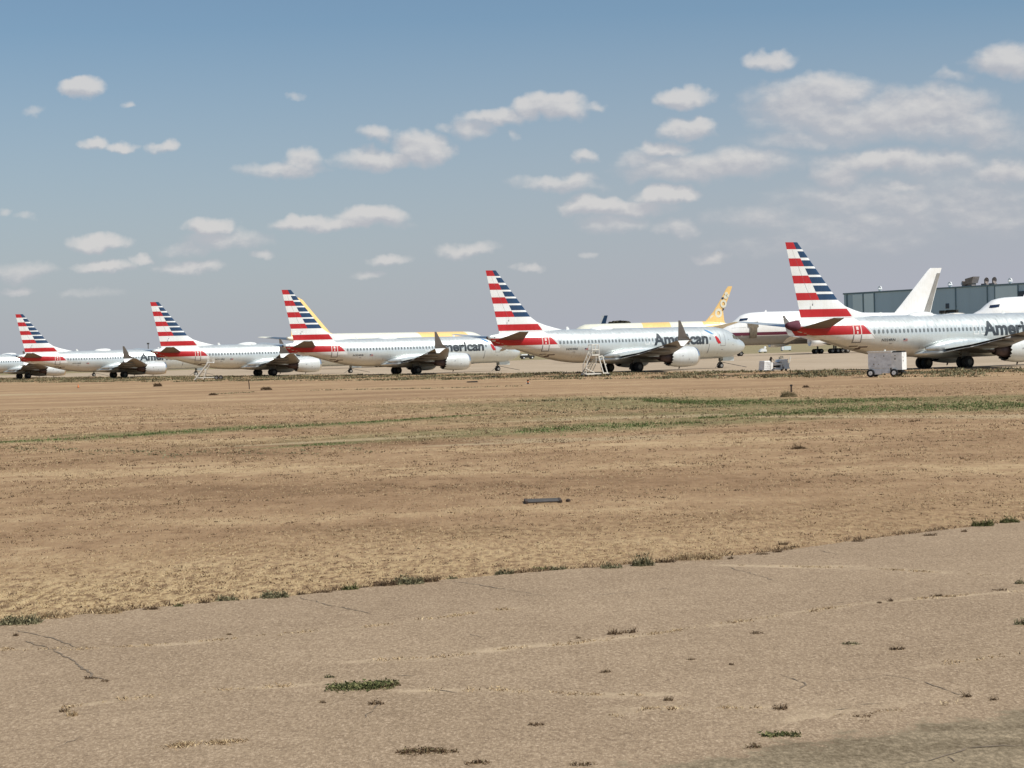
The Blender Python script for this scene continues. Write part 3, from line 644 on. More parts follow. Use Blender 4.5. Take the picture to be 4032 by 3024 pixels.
WB = [(0, 4.0, 4.5, .15), (.6, 3.3, 5.2, 1.0), (2, 2.7, 6.2, 1.9), (4, 2.4, 7.3, 2.5), (6.5, 2.3, 8.0, 2.85), (10, 2.3, 8.05, 2.9), (36, 2.3, 8.05, 2.9), (41, 2.9, 8.05, 2.6), (47, 4.4, 8.0, 1.8), (52, 6.0, 7.7, .9), (55, 6.9, 7.4, .3)]
def yellow_jet(nose, tail, label, side, sc, finrows, bands, rings):
    def band(k):
        def f(x, za, zb):
            q = x / k
            return 1 if any(a < q < b for a, b in bands) else 0
        return f
    secs = [(x, a * sc, b_ * sc, c * sc) for x, a, b_, c in WB]
    root, B, k = liner('airliner', nose, tail, secs, label, 'yellow and white airliners behind the row', [M['cream'], M['yellow']], band)
    def fm(kk, i): return 0
    fo = simple_fin(root, [(z, le * k, te * k) for z, le, te in finrows], [M['yellow']])
    if rings:
        for (x, z, ro, ri) in rings:
            b = MB(); n = 22; v = []
            for r in (ro, ri):
                for i in range(n):
                    t = 2 * math.pi * i / n; v.append((-x * k + r * .8 * math.cos(t), side * .15, z + r * math.sin(t)))
            b.add(v, [(i, (i + 1) % n, n + (i + 1) % n, n + i) for i in range(n)])
            b.build('ring_mark', M['cream'], fo, fix=False)
    for s in (-1, 1):
        simple_wing(root, [(2, 3.2, 19 * k, 29 * k), (9, 3.8, 24 * k, 30 * k), (25, 5.6, 34 * k, 36.5 * k)], s, M['wing'])
        simple_wing(root, [(.5, 6.6 * sc, 48 * k, 53.5 * k), (8.5, 7.6 * sc, 53.5 * k, 55.5 * k)], s, M['cream'], 'tailplane')
        pod(root, 18 * k, s * 8.5, 2.2, 1.35, 5, M['cream']); bogie(root, 28 * k, s * 4.2, .62)
    bogie(root, 6 * k, 0, .5, 'nose_gear', False)
    return root, B, k
Y1, BY1, kY1 = yellow_jet((11.4, 408), (46.1, 414), 'yellow and white airliner whose golden tail carries pale rings, pointing left', 1, 1.0,
    [(7.2, 44.6, 54.2), (8.0, 47.3, 53.7), (9.95, 50.0, 53.4), (12.5, 52.6, 55.1), (14.8, 54.7, 56.5), (15.25, 55.3, 56.7)], [(24, 34), (45.5, 52)],
    [(51.75, 9.65, .98, .46), (53.5, 11.6, .86, .42), (49.6, 8.5, .72, .38)])
b = MB()
for x, z, r in ((54.35, 13.0, .42), (55.0, 13.3, .36), (54.6, 13.7, .36)):
    b.cyl((-x * kY1, 0, z), (-x * kY1, .13, z), r, 10)
b.build('ring_mark', M['cream'], Y1)
b = MB(); b.cyl((-53.3 * kY1, 0, 12.75), (-53.3 * kY1, .12, 12.75), .24, 10); b.cyl((-53.4 * kY1, 0, 10.4), (-53.4 * kY1, .13, 10.4), .18, 8)
b.build('dark_mark', M['blue'], Y1)
Y2, BY2, kY2 = yellow_jet((-5.2, 489), (-49.2, 431), 'yellow and white airliner pointing right, only roof and tail edge showing behind the row', -1, 1.0,
    [(7.4, 41.5, 54), (8.2, 44.4, 54), (15.6, 51.0, 54.2), (16.1, 52.0, 54.6)], [(8, 22)], None)

# small blue fin of a jet far behind
b = MB(); d = 640
root = thing('airliner', (*atd(2300, 1360, d)[:2], 0), math.pi, 'distant airliner of which only the navy blue tail with a white leading edge shows', 'airliner')
ds = d / F
b.loft([foil(le, te, 0, z, .1, 0, 7, 'z') for z, le, te in ((5.4, 2.9, 6.0), (7.6, 3.9, 6.4), (13.6, 6.4, 8.0))]); b.build('tail_fin', M['blue'], root, True, angle=60)
b = MB(); b.loft([[(-x, w, z) for x, w in ((le - .15, 0), (le + .55, .33), (le + .55, -.33))] for z, le in ((5.2, 2.3), (7.6, 3.8), (13.6, 6.3))]); b.build('fin_edge', M['white'], root)
b = Body([(0, 3.4, 3.8, .2), (.01, 3.0, 4.4, .5), (3, 2.2, 5.6, 1.8), (5, 3.2, 5.6, 1.3), (9, 4.6, 5.4, .3)], 3).mesh(1, 20); b.build('fuselage', M['white'], root, True)
b = MB(); b.cyl((-1, 0, 0), (-1, 0, 3), .2, 8); b.cyl((3, 0, 0), (3, 0, 3.3), .2, 8); b.build('main_gear', M['strut'], root)

# ---------------------------------------------------------------- hangar
HA, HB = Vector((119.6, 700)), Vector((181, 607))
hd = (HB - HA); HL = hd.length; hrot = math.atan2(hd.y, hd.x)
hg = thing('hangar', (HA.x, HA.y, 0), hrot, 'long teal steel hangar with vents and dishes on its roof, at right edge', 'hangar')
def hx(u):        # distance along the front wall at image column u
    r = ray(u, 1200); k = r[0] / r[1]; t = (k * HA.y - HA.x) / (hd.x - k * hd.y); return t * HL
b = MB(); b.box((0, 0, 0), (HL, 60, 19.6)); b.build('wall', M['teal'], hg)
b = MB(); b.box((-.3, -.25, 19.6), (HL + .3, 60.3, 20.1)); rf = b.build('roof', M['teal_d'], hg)
def panel(u0, u1, z0, z1, m, name='cladding_panel', t=.12, parent=None):
    b = MB(); b.box((hx(u0), -t, z0), (hx(u1), -.003, z1)); return b.build(name, m, parent or hg)
panel(3360, 3398, 0, 19.4, M['teal_l'], 'pale_wall_panel', .25); panel(3404, 3442, 0, 19.4, M['teal_l'], 'pale_wall_panel', .25)  # two stretches paler than the rest of the front wall
for u0, u1 in ((3398.5, 3403.5), (3334, 3338), (3442.5, 3445), (3763, 3766), (3888, 3891), (3918, 3920), (4009, 4012)): panel(u0, u1, 0, 19.5, M['teal_d'], 'trim_strip', .3)
panel(3920.5, 4008.5, 0, 19.3, M['teal_l']); 
b = MB(); x0 = hx(3350)
for i in range(int(HL / 1.5)): b.box((i * 1.5 + .1, -.012, 0), (i * 1.5 + .22, -.004, 19.5))
b.build('seam', M['teal'], hg)
w = panel(3724, 3737, 12.9, 14.6, M['glassdark'], 'window', .14)
panel(4013, 4100, 14.9, 17.4, M['glassdark'], 'window', .2); panel(4014, 4100, 9, 14.6, M['beige'], 'block_wall', .16)
def roofitem(name, u, z, cat, label, builder, m, group=None, back=6):
    r = ray(u, 1150); x = hx(u); p = HA + hd.normalized() * x; q = Vector((-hd.y, hd.x)).normalized()
    if q.y < 0: q = -q
    b = MB(); builder(b); o = b.build(name, m); o.location = (p.x + q.x * 1.5, p.y + q.y * 1.5, z); o.rotation_euler = (0, 0, hrot); tag(o, label, cat, group); return o
def duct(b): b.cyl((-2.2, 0, 0), (-1.9, 0, 1.6), 1.1, 12, r2=1.3); b.loft([[(-1.2, -1.2, .5), (-1.2, 1.2, .5), (-1.2, 1.2, 2.4), (-1.2, -1.2, 2.4)], [(2.0, -1.5, .9), (2.0, 1.5, .9), (2.8, 1.5, 3.0), (2.8, -1.5, 3.0)]]); b.box((-.6, -1, 0), (1.6, 1, .9))
def dish(b):
    K = .72
    b.cyl((0, 0, 0), (0, 0, 1.6), .25, 8)
    prof = [(0, .15 * K), (.15, .6 * K), (.4, 1.1 * K), (.8, 1.4 * K)]; b.lathe(prof, (0, 0, 1.5), 16); b.lathe([(p - .06, r) for p, r in prof], (0, 0, 1.5), 16)
    b.cyl((0, 0, 1.5), (1.1, 0, 1.7), .1, 6); b.box((-1.2, -.6, 0), (1.2, .6, .5))
def vent(b): b.cyl((0, 0, 0), (0, 0, .7), .5, 12); b.lathe([(-.3, .2), (-.2, .8), (.2, .8), (.3, .1)], (0, 0, 1.0), 14, axis='y'); b.cyl((0, 0, .7), (0, 0, 1.3), .9, 12, r2=.35)
roofitem('roof_duct', 3810, 20.1, 'duct', 'rusty scooped duct standing on the hangar roof', duct, M['roofbrown'])
roofitem('antenna_dish', 3868, 20.1, 'dish', 'brown dish on the hangar roof, left of the two beside the duct', dish, M['roofbrown'], 'roof dishes')
roofitem('antenna_dish', 3899, 20.1, 'dish', 'brown dish on the hangar roof, nearer the pale cladding', dish, M['roofbrown'], 'roof dishes')
roofitem('roof_vent', 3967, 20.1, 'vent', 'white mushroom vent above the pale teal cladding', vent, M['white'], 'white roof vents')
roofitem('roof_vent', 3782, 20.1, 'vent', 'white vent left of the rusty duct', vent, M['equip_b'], 'white roof vents')
roofitem('roof_vent', 3454, 20.1, 'vent', 'small white vent near the left end of the hangar roof', vent, M['white'], 'white roof vents')
roofitem('roof_vent', 3730, 20.1, 'vent', 'pale vent right of the white jumbo fin', vent, M['equip_b'], 'white roof vents')
# dark equipment behind the airliner roof, below the hangar window
for (u0, u1, z0, h, lab) in ((3702, 3722, 8.9, 2.6, 'dark brown equipment crate in front of hangar, next to the white jumbo tail'), (3729, 3770, 9.0, 2.4, 'long low dark lift platform in front of the teal hangar')):
    d = 560; x0, x1 = atd(u0, 1222, d)[0], atd(u1, 1222, d)[0]
    root = thing('lift_platform', ((x0 + x1) / 2, d, 0), R(-30), lab, 'platform', 'lift platforms by the hangar'); w_ = (x1 - x0) / 2
    b = MB(); b.box((-w_, -1, z0), (w_, 1, z0 + .9)); b.build('deck', M['roofbrown'], root)
    b = MB(); b.box((-w_, -1.05, z0 + 1.25), (w_, 1.05, z0 + 2.0)); b.build('canopy', M['equip_dark'], root)
    b = MB()
    for sx in (-1, 1):
        for sy in (-1, 1): b.box((sx * (w_ - .2) - .12, sy * .85 - .12, 0), (sx * (w_ - .2) + .12, sy * .85 + .12, z0 + 1.25))
        b.cyl((sx * w_ * .8, 0, 1), (-sx * w_ * .8, 0, z0), .12, 6)
    b.build('frame', M['rail_d'], root)

# ---------------------------------------------------------------- trees far behind
def tree(x, y, h, w, label, group):
    root = thing('tree', (x, y, 0), rng.random() * 6, label, 'tree', group)
    b = MB(); b.cyl((0, 0, 0), (0, 0, h * .5), .35, 8, r2=.2)
    for i in range(5):
        a = i * 1.3; b.cyl((0, 0, h * .35), (w * .3 * math.cos(a), w * .3 * math.sin(a), h * .75), .16, 6, r2=.06)
    b.build('trunk', M['wood'], root)
    v, f = [], []
    for i in range(900):
        a = rng.random() * 6.283; q = rng.random()**.5; zz = rng.random()
        env = (1 - abs(zz - .45) * 1.1) * (1 + .25 * math.sin(a * 3 + zz * 4)); r = w * .5 * q * max(.2, env)
        c = Vector((r * math.cos(a), r * math.sin(a), h * (.3 + .7 * zz))); s = .35 + .3 * rng.random()
        n = Vector((rng.uniform(-1, 1), rng.uniform(-1, 1), rng.uniform(-1, 1))).normalized(); p = n.orthogonal().normalized() * s; t = n.cross(p)
        o = len(v); v += [c + p, c + t, c - p, c - t]; f.append((o, o + 1, o + 2, o + 3))
    b = MB(); b.add(v, f); b.build('crown', M['leaf_far'], root, fix=False)
M['leaf_far'] = mat('dusty_dark_foliage', (.055, .05, .028), .9, 0, .3, .5)
for k, (u, top, w) in enumerate(((2414, 1269, 5.5), (2430, 1266, 6.5), (2448, 1265, 6.5), (2468, 1267, 6))):
    p = atd(u, top, 620); tree(p[0], 620 + k * 2, p[2], w, ('dark tree over the yellow and white roof, %s of the clump of four' % ('leftmost', 'second from left', 'third from left', 'rightmost')[k]), 'dark distant trees')
# lamp mast far left
p = atd(583, 1350, 700); root = thing('lamp_mast', (p[0], 700, 0), 0, 'thin dark mast above the airliner roofs at left', 'mast')
b = MB(); b.cyl((0, 0, 0), (0, 0, p[2]), .16, 6); b.build('pole', M['strut'], root); b = MB(); b.box((-.4, -.3, p[2] - .5), (.4, .3, p[2])); b.build('lamp', M['strut'], root)
p = atd(3015, 1160, 600)

# ---------------------------------------------------------------- ground
def blend_ground(name):
    m = bpy.data.materials.new(name); m.use_nodes = True; t = NT(m.node_tree); b = t.n['Principled BSDF']; b.inputs['Roughness'].default_value = .95; b.inputs['Specular IOR Level'].default_value = .15
    return m, t, b
def streak(t, co, pts, K, nz, soft=.5):
    """mask following a ground polyline (world metres) of half-width wid"""
    sep = t.new('ShaderNodeSeparateXYZ'); t.put(sep.inputs[0], co); out = None
    for (x0, y0, w0), (x1, y1, w1) in zip(pts, pts[1:]):
        d = Vector((x1 - x0, y1 - y0)); L = d.length; d /= L
        rel = t.vec('SUBTRACT', co, (x0, y0, 0))
        al = t.vec('DOT_PRODUCT', rel, (d.x, d.y, 0)); ac = t.vec('DOT_PRODUCT', rel, (-d.y, d.x, 0))
        fr = t.math('DIVIDE', al, L, clamp=True)
        ex = t.math('SUBTRACT', al, t.math('MULTIPLY', fr, L))
        dist = t.math('SQRT', t.math('ADD', t.math('MULTIPLY', ac, ac), t.math('MULTIPLY', t.math('MULTIPLY', ex, ex), .12)))
        w = t.math('MULTIPLY_ADD', fr, (w1 - w0) * K, w0 * K)
        q = t.math('DIVIDE', dist, w)
        q = t.math('ADD', q, t.math('MULTIPLY', t.math('SUBTRACT', nz, .5), 2.2))
        mk = t.maprange(q, 1 - soft, 1 + soft, 1, 0, True)
        out = mk if out is None else t.math('MAXIMUM', out, mk)
    return out
GREEN = [ [(0, 1742, .55), (480, 1718, .6), (820, 1694, .95), (1080, 1683, .7), (1500, 1660, .5), (1850, 1636, .35)],
          [(2030, 1700, .9), (2300, 1684, 1.5), (2560, 1672, 1.2), (2760, 1664, .5)],
          [(2750, 1648, .5), (3050, 1630, 1.0), (3350, 1612, 2.0), (3700, 1602, 2.6), (4050, 1592, 3.2)],
          [(2540, 1578, 1.8), (2800, 1586, 2.4), (3150, 1583, 2.2), (3600, 1572, 1.5)],
          [(1180, 1756, .25), (1340, 1745, .45)] ]
m, t, b = blend_ground('dry_field'); co = t.new('ShaderNodeNewGeometry').outputs['Position']
n_big = t.noise(t.vec('MULTIPLY', co, (.6, 1.3, 1)), .10, 4, .6).outputs[0]
n_mid = t.noise(t.vec('MULTIPLY', co, (1, .5, 1)), 1.1, 6, .72).outputs[0]
n_fine = t.noise(t.vec('MULTIPLY', co, (1.2, .4, 1)), 6, 5, .75).outputs[0]
n_vf = t.noise(co, 30, 3, .7).outputs[0]
f = t.math('ADD', t.math('MULTIPLY', n_big, .50), t.math('MULTIPLY', n_mid, .30)); f = t.math('ADD', f, t.math('MULTIPLY', n_fine, .22))
col = t.ramp(f, [(.41, (.24, .145, .075)), (.48, (.345, .217, .117)), (.54, (.43, .283, .156)), (.61, (.56, .40, .225))])
# straw-coloured zone near the taxiway at left
near = t.new('ShaderNodeSeparateXYZ'); t.put(near.inputs[0], co)
sx = t.math('MULTIPLY_ADD', near.outputs[0], -.55, near.outputs[1])
zone = t.maprange(t.math('ADD', sx, t.math('MULTIPLY', n_big, 12)), 33, 42, 1, 0, True)
zone = t.math('MULTIPLY', zone, t.maprange(near.outputs[0], 4, -5, .3, .9)); col = t.mix(zone, col, t.ramp(n_fine, [(.40, (.20, .125, .065)), (.49, (.46, .315, .165)), (.56, (.64, .47, .25))]))
far = t.maprange(near.outputs[1], 60, 110, 0, 1, True)
col = t.mix(t.math('MULTIPLY', far, .3), col, (.42, .28, .16))
gn = t.ramp(n_mid, [(.35, (.10, .125, .04)), (.6, (.17, .19, .07))])
mk = None
for pl in GREEN:
    pts = [(*gnd(u, v), w) for u, v, w in pl]; s = streak(t, co, pts, 2.6, n_mid, .6); mk = s if mk is None else t.math('MAXIMUM', mk, s)
mk = t.math('MULTIPLY', mk, t.maprange(n_fine, .35, .6, .25, .85))
col = t.mix(mk, col, gn)
STRAW = [[(870, 1760, .12), (1200, 1743, .25), (1500, 1727, .35), (1660, 1720, .15)], [(1800, 1752, .2), (2300, 1730, .5), (2500, 1728, .2)], [(2250, 1652, .4), (2560, 1642, .6), (2700, 1640, .3)], [(3100, 1640, .3), (4000, 1640, .7)], [(0, 1556, 2.5), (110, 1553, 1.5)]]
sm = None
if True: pass
for pl in STRAW:
    pts = [(*gnd(u, v), w) for u, v, w in pl]; s = streak(t, co, pts, 2.4, n_mid, .6); sm = s if sm is None else t.math('MAXIMUM', sm, s)
col = t.mix(t.math('MULTIPLY', sm, .7), col, (.52, .40, .24))
col = t.mix(t.math('MULTIPLY', t.maprange(n_vf, .35, .75, 0, 1), .35), col, (.16, .105, .06))
t.l.new(col, b.inputs['Base Color'])
bp = t.new('ShaderNodeBump'); bp.inputs['Strength'].default_value = .9; bp.inputs['Distance'].default_value = .06
t.l.new(t.math('ADD', n_fine, t.math('MULTIPLY', n_vf, .5)), bp.inputs['Height']); t.l.new(bp.outputs[0], b.inputs['Normal'])
M['field'] = m
g = MB(); g.add([(-6000, -2000, 0), (6000, -2000, 0), (6000, 9000, 0), (-6000, 9000, 0)], [(0, 1, 2, 3)])
go = g.build('ground', M['field'], fix=False); tag(go, kind='structure')

# aircraft apron beyond the scrub strip
m, t, b = blend_ground('apron_concrete'); co = t.new('ShaderNodeNewGeometry').outputs['Position']
n1 = t.noise(co, .06, 4).outputs[0]; n2 = t.noise(co, 1.2, 5, .7).outputs[0]
col = t.ramp(t.math('ADD', t.math('MULTIPLY', n1, .6), t.math('MULTIPLY', n2, .4)), [(.38, (.37, .285, .195)), (.6, (.45, .355, .25))])
# slab joints
rc = t.new('ShaderNodeVectorRotate', rotation_type='Z_AXIS'); t.put(rc.inputs['Vector'], co); rc.inputs['Angle'].default_value = R(32)
sp = t.new('ShaderNodeSeparateXYZ'); t.put(sp.inputs[0], rc.outputs[0])
jj = None
for i in (0, 1):
    a = t.math('PINGPONG', sp.outputs[i], 3.8); q = t.maprange(a, 0, .12, 1, 0); jj = q if jj is None else t.math('MAXIMUM', jj, q)
col = t.mix(t.math('MULTIPLY', jj, .5), col, (.20, .15, .10))
t.l.new(col, b.inputs['Base Color']); M['apron'] = m
def strip_x(y, far=True):      # edge lines of the scrub strip (world)
    return -.5747 * (y - 259) if far else -.655 * (y - 198)
g = MB(); g.add([(strip_x(60), 60, .008), (900, 60, .008), (2500, 1500, .008), (-900, 1900, .008), (strip_x(1500), 1500, .008)], [(0, 1, 2, 3, 4)])
tag(g.build('apron', M['apron'], fix=False), kind='structure')
# olive grassland beyond the apron at right
m, t, b = blend_ground('far_grass'); co = t.new('ShaderNodeNewGeometry').outputs['Position']
t.l.new(t.ramp(t.noise(t.vec('MULTIPLY', co, (.3, 1, 1)), .08, 5, .7).outputs[0], [(.35, (.20, .17, .09)), (.6, (.33, .27, .15))]), b.inputs['Base Color'])
g = MB(); g.add([(-900, 620, .02), (2500, 500, .02), (3500, 3500, .02), (-2500, 3500, .02)], [(0, 1, 2, 3)]); tag(g.build('far_grassland', m, fix=False), kind='structure')

# near taxiway pavement
EDGE = [(-500, 2520), (0, 2463), (228, 2430), (465, 2412), (620, 2393), (875, 2371), (1130, 2352), (1367, 2325), (1722, 2289), (2016, 2262), (2335, 2238), (2654, 2211), (2864, 2193), (3092, 2170), (3383, 2129), (3730, 2088), (4032, 2052), (4500, 1995)]
ep = [gnd(u, v) for u, v in EDGE]
fine = []
for (x0, y0), (x1, y1) in zip(ep, ep[1:]):
    n = max(2, int(math.hypot(x1 - x0, y1 - y0) / .12))
    for i in range(n):
        q = i / n; fine.append((x0 + (x1 - x0) * q + rng.uniform(-.02, .02), y0 + (y1 - y0) * q + rng.uniform(-.035, .035)))
m, t, b = blend_ground('old_taxiway'); co = t.new('ShaderNodeNewGeometry').outputs['Position']
def taxi_color(t, co):
    n1 = t.noise(co, .35, 4, .6).outputs[0]; n2 = t.noise(t.vec('MULTIPLY', co, (1.25, .62, 1)), 20, 4, .8).outputs[0]; n3 = t.noise(t.vec('MULTIPLY', co, (1.25, .6, 1)), 38, 3, .7).outputs[0]; n4 = t.noise(co, 2.4, 5, .65).outputs[0]
    f = t.math('ADD', t.math('MULTIPLY', n1, .18), t.math('ADD', t.math('MULTIPLY', n2, .66), t.math('MULTIPLY', n4, .16)))
    col = t.ramp(f, [(.33, (.175, .121, .073)), (.43, (.262, .186, .116)), (.53, (.325, .236, .150)), (.65, (.43, .32, .208))])
    col = t.mix(t.math('MULTIPLY', t.maprange(n3, .54, .66, 0, 1), .55), col, (.60, .46, .32))
    col = t.mix(t.math('MULTIPLY', t.maprange(n3, .46, .34, 0, 1), .65), col, (.17, .12, .08))
    return col, n2, n3, n4
col, n2, n3, n4 = taxi_color(t, co); n1j = t.noise(co, .8, 3).outputs[0]
JN = [[(0, 2560, .05), (300, 2560, .04), (700, 2540, .06), (1000, 2510, .08), (1380, 2480, .05), (1700, 2440, .08), (2016, 2400, .05)],
      [(250, 2790, .03), (700, 2735, .06), (1350, 2690, .06)], [(1400, 2610, .05), (1760, 2590, .08), (2016, 2555, .08), (2240, 2540, .06), (2650, 2490, .06), (3020, 2436, .08), (3400, 2380, .05), (4032, 2330, .05)],
      [(1650, 2725, .06), (1900, 2720, .05), (2300, 2740, .08), (2560, 2740, .06)], [(2400, 2830, .05), (2560, 2795, .07), (3000, 2790, .05)], [(3690, 2625, .05), (3850, 2600, .06), (4032, 2580, .06)],
      [(3300, 2825, .12), (3600, 2800, .28), (3850, 2770, .15)], [(2900, 2230, .08), (3400, 2240, .12), (3900, 2270, .08)]]
jm = None
for pl in JN:
    pts = [(*gnd(u, v), w) for u, v, w in pl]; s = streak(t, co, pts, 1.5, n4, .7); jm = s if jm is None else t.math('MAXIMUM', jm, s)
col = t.mix(t.math('MULTIPLY', jm, t.maprange(n1j, .44, .62, .08, .55)), col, (.56, .43, .28))
t.l.new(col, b.inputs['Base Color'])
bp = t.new('ShaderNodeBump'); bp.inputs['Strength'].default_value = .6; bp.inputs['Distance'].default_value = .01
t.l.new(t.math('ADD', n2, n3), bp.inputs['Height']); t.l.new(bp.outputs[0], b.inputs['Normal']); M['taxi'] = m
g = MB(); v = [(x, y, .012) for x, y in fine] + [(fine[-1][0], -40, .012), (fine[0][0], -40, .012)]; g.add(v, [tuple(range(len(v)))[::-1]])
tag(g.build('taxiway', M['taxi'], fix=False), kind='structure')
# darker asphalt at the lower right
DE = [(900, 3260), (1500, 3140), (2560, 3024), (2900, 2968), (3180, 2922), (3500, 2860), (3750, 2826), (4032, 2778), (4600, 2680)]
dp = [gnd(u, v) for u, v in DE]; fd = []
for (x0, y0), (x1, y1) in zip(dp, dp[1:]):
    n = max(2, int(math.hypot(x1 - x0, y1 - y0) / .04))
    for i in range(n):
        q = i / n; a = .05 * math.sin(i * .31) * rng.random() + rng.uniform(-.07, .07); fd.append((x0 + (x1 - x0) * q, y0 + (y1 - y0) * q + a))
m, t, b = blend_ground('dark_asphalt'); co = t.new('ShaderNodeNewGeometry').outputs['Position']
tan, n2, n3, n4 = taxi_color(t, co)
n1 = t.noise(t.vec('MULTIPLY', co, (.5, 1.2, 1)), 1.2, 5, .65).outputs[0]
f = t.math('ADD', t.math('MULTIPLY', n1, .4), t.math('MULTIPLY', n2, .6))
col = t.ramp(f, [(.36, (.10, .074, .042)), (.45, (.175, .134, .082)), (.53, (.245, .192, .122)), (.64, (.40, .31, .20))])
(ax, ay), (bx, by) = dp[1], dp[-2]; dd = Vector((bx - ax, by - ay)).normalized()
dist = t.vec('DOT_PRODUCT', t.vec('SUBTRACT', co, (ax, ay, 0)), (dd.y, -dd.x, 0))
dist = t.math('ADD', dist, t.math('ADD', t.math('MULTIPLY', t.math('SUBTRACT', n4, .5), 1.5), t.math('MULTIPLY', t.math('SUBTRACT', n2, .5), 1.0)))
col = t.mix(t.maprange(dist, .15, .37, 0, 1, True), tan, col)
t.l.new(col, b.inputs['Base Color']); bp = t.new('ShaderNodeBump'); bp.inputs['Strength'].default_value = .6; bp.inputs['Distance'].default_value = .012
t.l.new(n2, bp.inputs['Height']); t.l.new(bp.outputs[0], b.inputs['Normal'])
g = MB(); v = [(x - dd.y * .55, y + dd.x * .55, .018) for x, y in fd] + [(fd[-1][0], -40, .018), (fd[0][0], -40, .018)]; g.add(v, [tuple(range(len(v)))[::-1]])
tag(g.build('asphalt_road', m, fix=False), kind='structure')
# cracks
M['crack'] = mat('dirt_filled_crack', (.20, .15, .10), .95, 0, .3, 10)
CR = [([(30, 2483), (130, 2500), (230, 2525), (310, 2560)], .03), ([(100, 2530), (200, 2560), (280, 2600), (370, 2672), (430, 2684)], .028), ([(1180, 2356), (1300, 2388), (1430, 2414)], .022), ([(1780, 2292), (1900, 2310), (2050, 2335), (2150, 2350)], .02),
      ([(2010, 2345), (2130, 2352), (2380, 2345), (2560, 2330), (2760, 2308)], .014), ([(2845, 2232), (2950, 2260), (3050, 2290)], .016), ([(3220, 2170), (3300, 2187)], .016), ([(1430, 2835), (1500, 2770)], .015), ([(1700, 2720), (1800, 2735)], .02), ([(200, 2960), (330, 2900)], .012), ([(1560, 2665), (1640, 2668)], .02),
      ([(3070, 2660), (3130, 2680), (3175, 2695), (3150, 2720)], .015), ([(3230, 2690), (3360, 2685), (3500, 2665), (3640, 2690), (3720, 2720), (3790, 2745), (3930, 2765)], .016), ([(3330, 2788), (3470, 2776)], .02), ([(3200, 2870), (3300, 2856), (3420, 2842)], .018), ([(2640, 2960), (2760, 2945)], .012), ([(3270, 2800), (3340, 2796)], .025), ([(1350, 2395), (1460, 2420)], .02), ([(1850, 2500), (1900, 2515)], .02), ([(3060, 2412), (3400, 2366), (3900, 2325), (4032, 2312)], .008)]
CRD = [([(3540, 3020), (3640, 3008), (3730, 2985), (3820, 2958), (3950, 2948), (4040, 2945)], .02), ([(3730, 2990), (3760, 3010)], .02)]
def ribbon(name, pl, w, z, m):
    pts = [gnd(u, v) for u, v in pl]; c = []
    for (x0, y0), (x1, y1) in zip(pts, pts[1:]):
        n = max(2, int(math.hypot(x1 - x0, y1 - y0) / .09))
        c += [(x0 + (x1 - x0) * i / n + rng.uniform(-.02, .02), y0 + (y1 - y0) * i / n + rng.uniform(-.03, .03)) for i in range(n)]
    c.append(pts[-1]); v = []
    for i, p in enumerate(c):
        a = c[max(0, i - 1)]; b_ = c[min(len(c) - 1, i + 1)]; d = Vector((b_[0] - a[0], b_[1] - a[1])).normalized(); ww = w * .45 * rng.uniform(.15, 1.6) * (.3 if i in (0, len(c) - 1) else 1)
        v += [(p[0] - d.y * ww, p[1] + d.x * ww, z), (p[0] + d.y * ww, p[1] - d.x * ww, z)]
    g = MB(); g.add(v, [(2 * i, 2 * i + 1, 2 * i + 3, 2 * i + 2) for i in range(len(c) - 1)]); tag(g.build(name, m, fix=False), kind='structure')
for pl, w in CR: ribbon('pavement_crack', pl, w * .8, .0165, M['crack'])
for pl, w in CRD: ribbon('pavement_crack', pl, w, .0225, M['crack'])

M['line'] = mat('faded_yellow_line', (.62, .44, .20), .8, 0, .25, 2)
x0, y0 = gnd(3095, 1417); x1, y1 = gnd(3215, 1412)
g = MB(); g.add([(x0, y0 - 1.2, .016), (x1, y1 - 1.2, .016), (x1, y1 + 1.0, .016), (x0, y0 + 1.0, .016)], [(0, 1, 2, 3)]); tag(g.build('painted_line', M['line'], fix=False), kind='structure')
# ---------------------------------------------------------------- vegetation
def leafmat(name, stops, trans=.0):
    m = bpy.data.materials.new(name); m.use_nodes = True; t = NT(m.node_tree); b = t.n['Principled BSDF']; b.inputs['Roughness'].default_value = .85; b.inputs['Specular IOR Level'].default_value = .2
    g = t.new('ShaderNodeNewGeometry').outputs['Random Per Island']; t.l.new(t.ramp(g, stops), b.inputs['Base Color']); return m
M['straw'] = leafmat('dry_straw', [(0, (.20, .13, .07)), (.35, (.36, .25, .145)), (.7, (.50, .37, .21)), (1, (.60, .47, .28))])
M['brush'] = leafmat('dead_brush', [(0, (.08, .05, .03)), (.6, (.16, .105, .062)), (1, (.32, .23, .13))])
M['olive'] = leafmat('olive_weed', [(0, (.07, .065, .035)), (.5, (.16, .15, .08)), (1, (.33, .28, .16))])
M['greenw'] = leafmat('green_weed', [(0, (.055, .06, .022)), (.6, (.115, .125, .045)), (1, (.25, .22, .10))])
M['rust'] = leafmat('reddish_weed', [(0, (.09, .05, .03)), (.6, (.17, .11, .06)), (1, (.20, .18, .09))])
nr = np.random.default_rng(5)
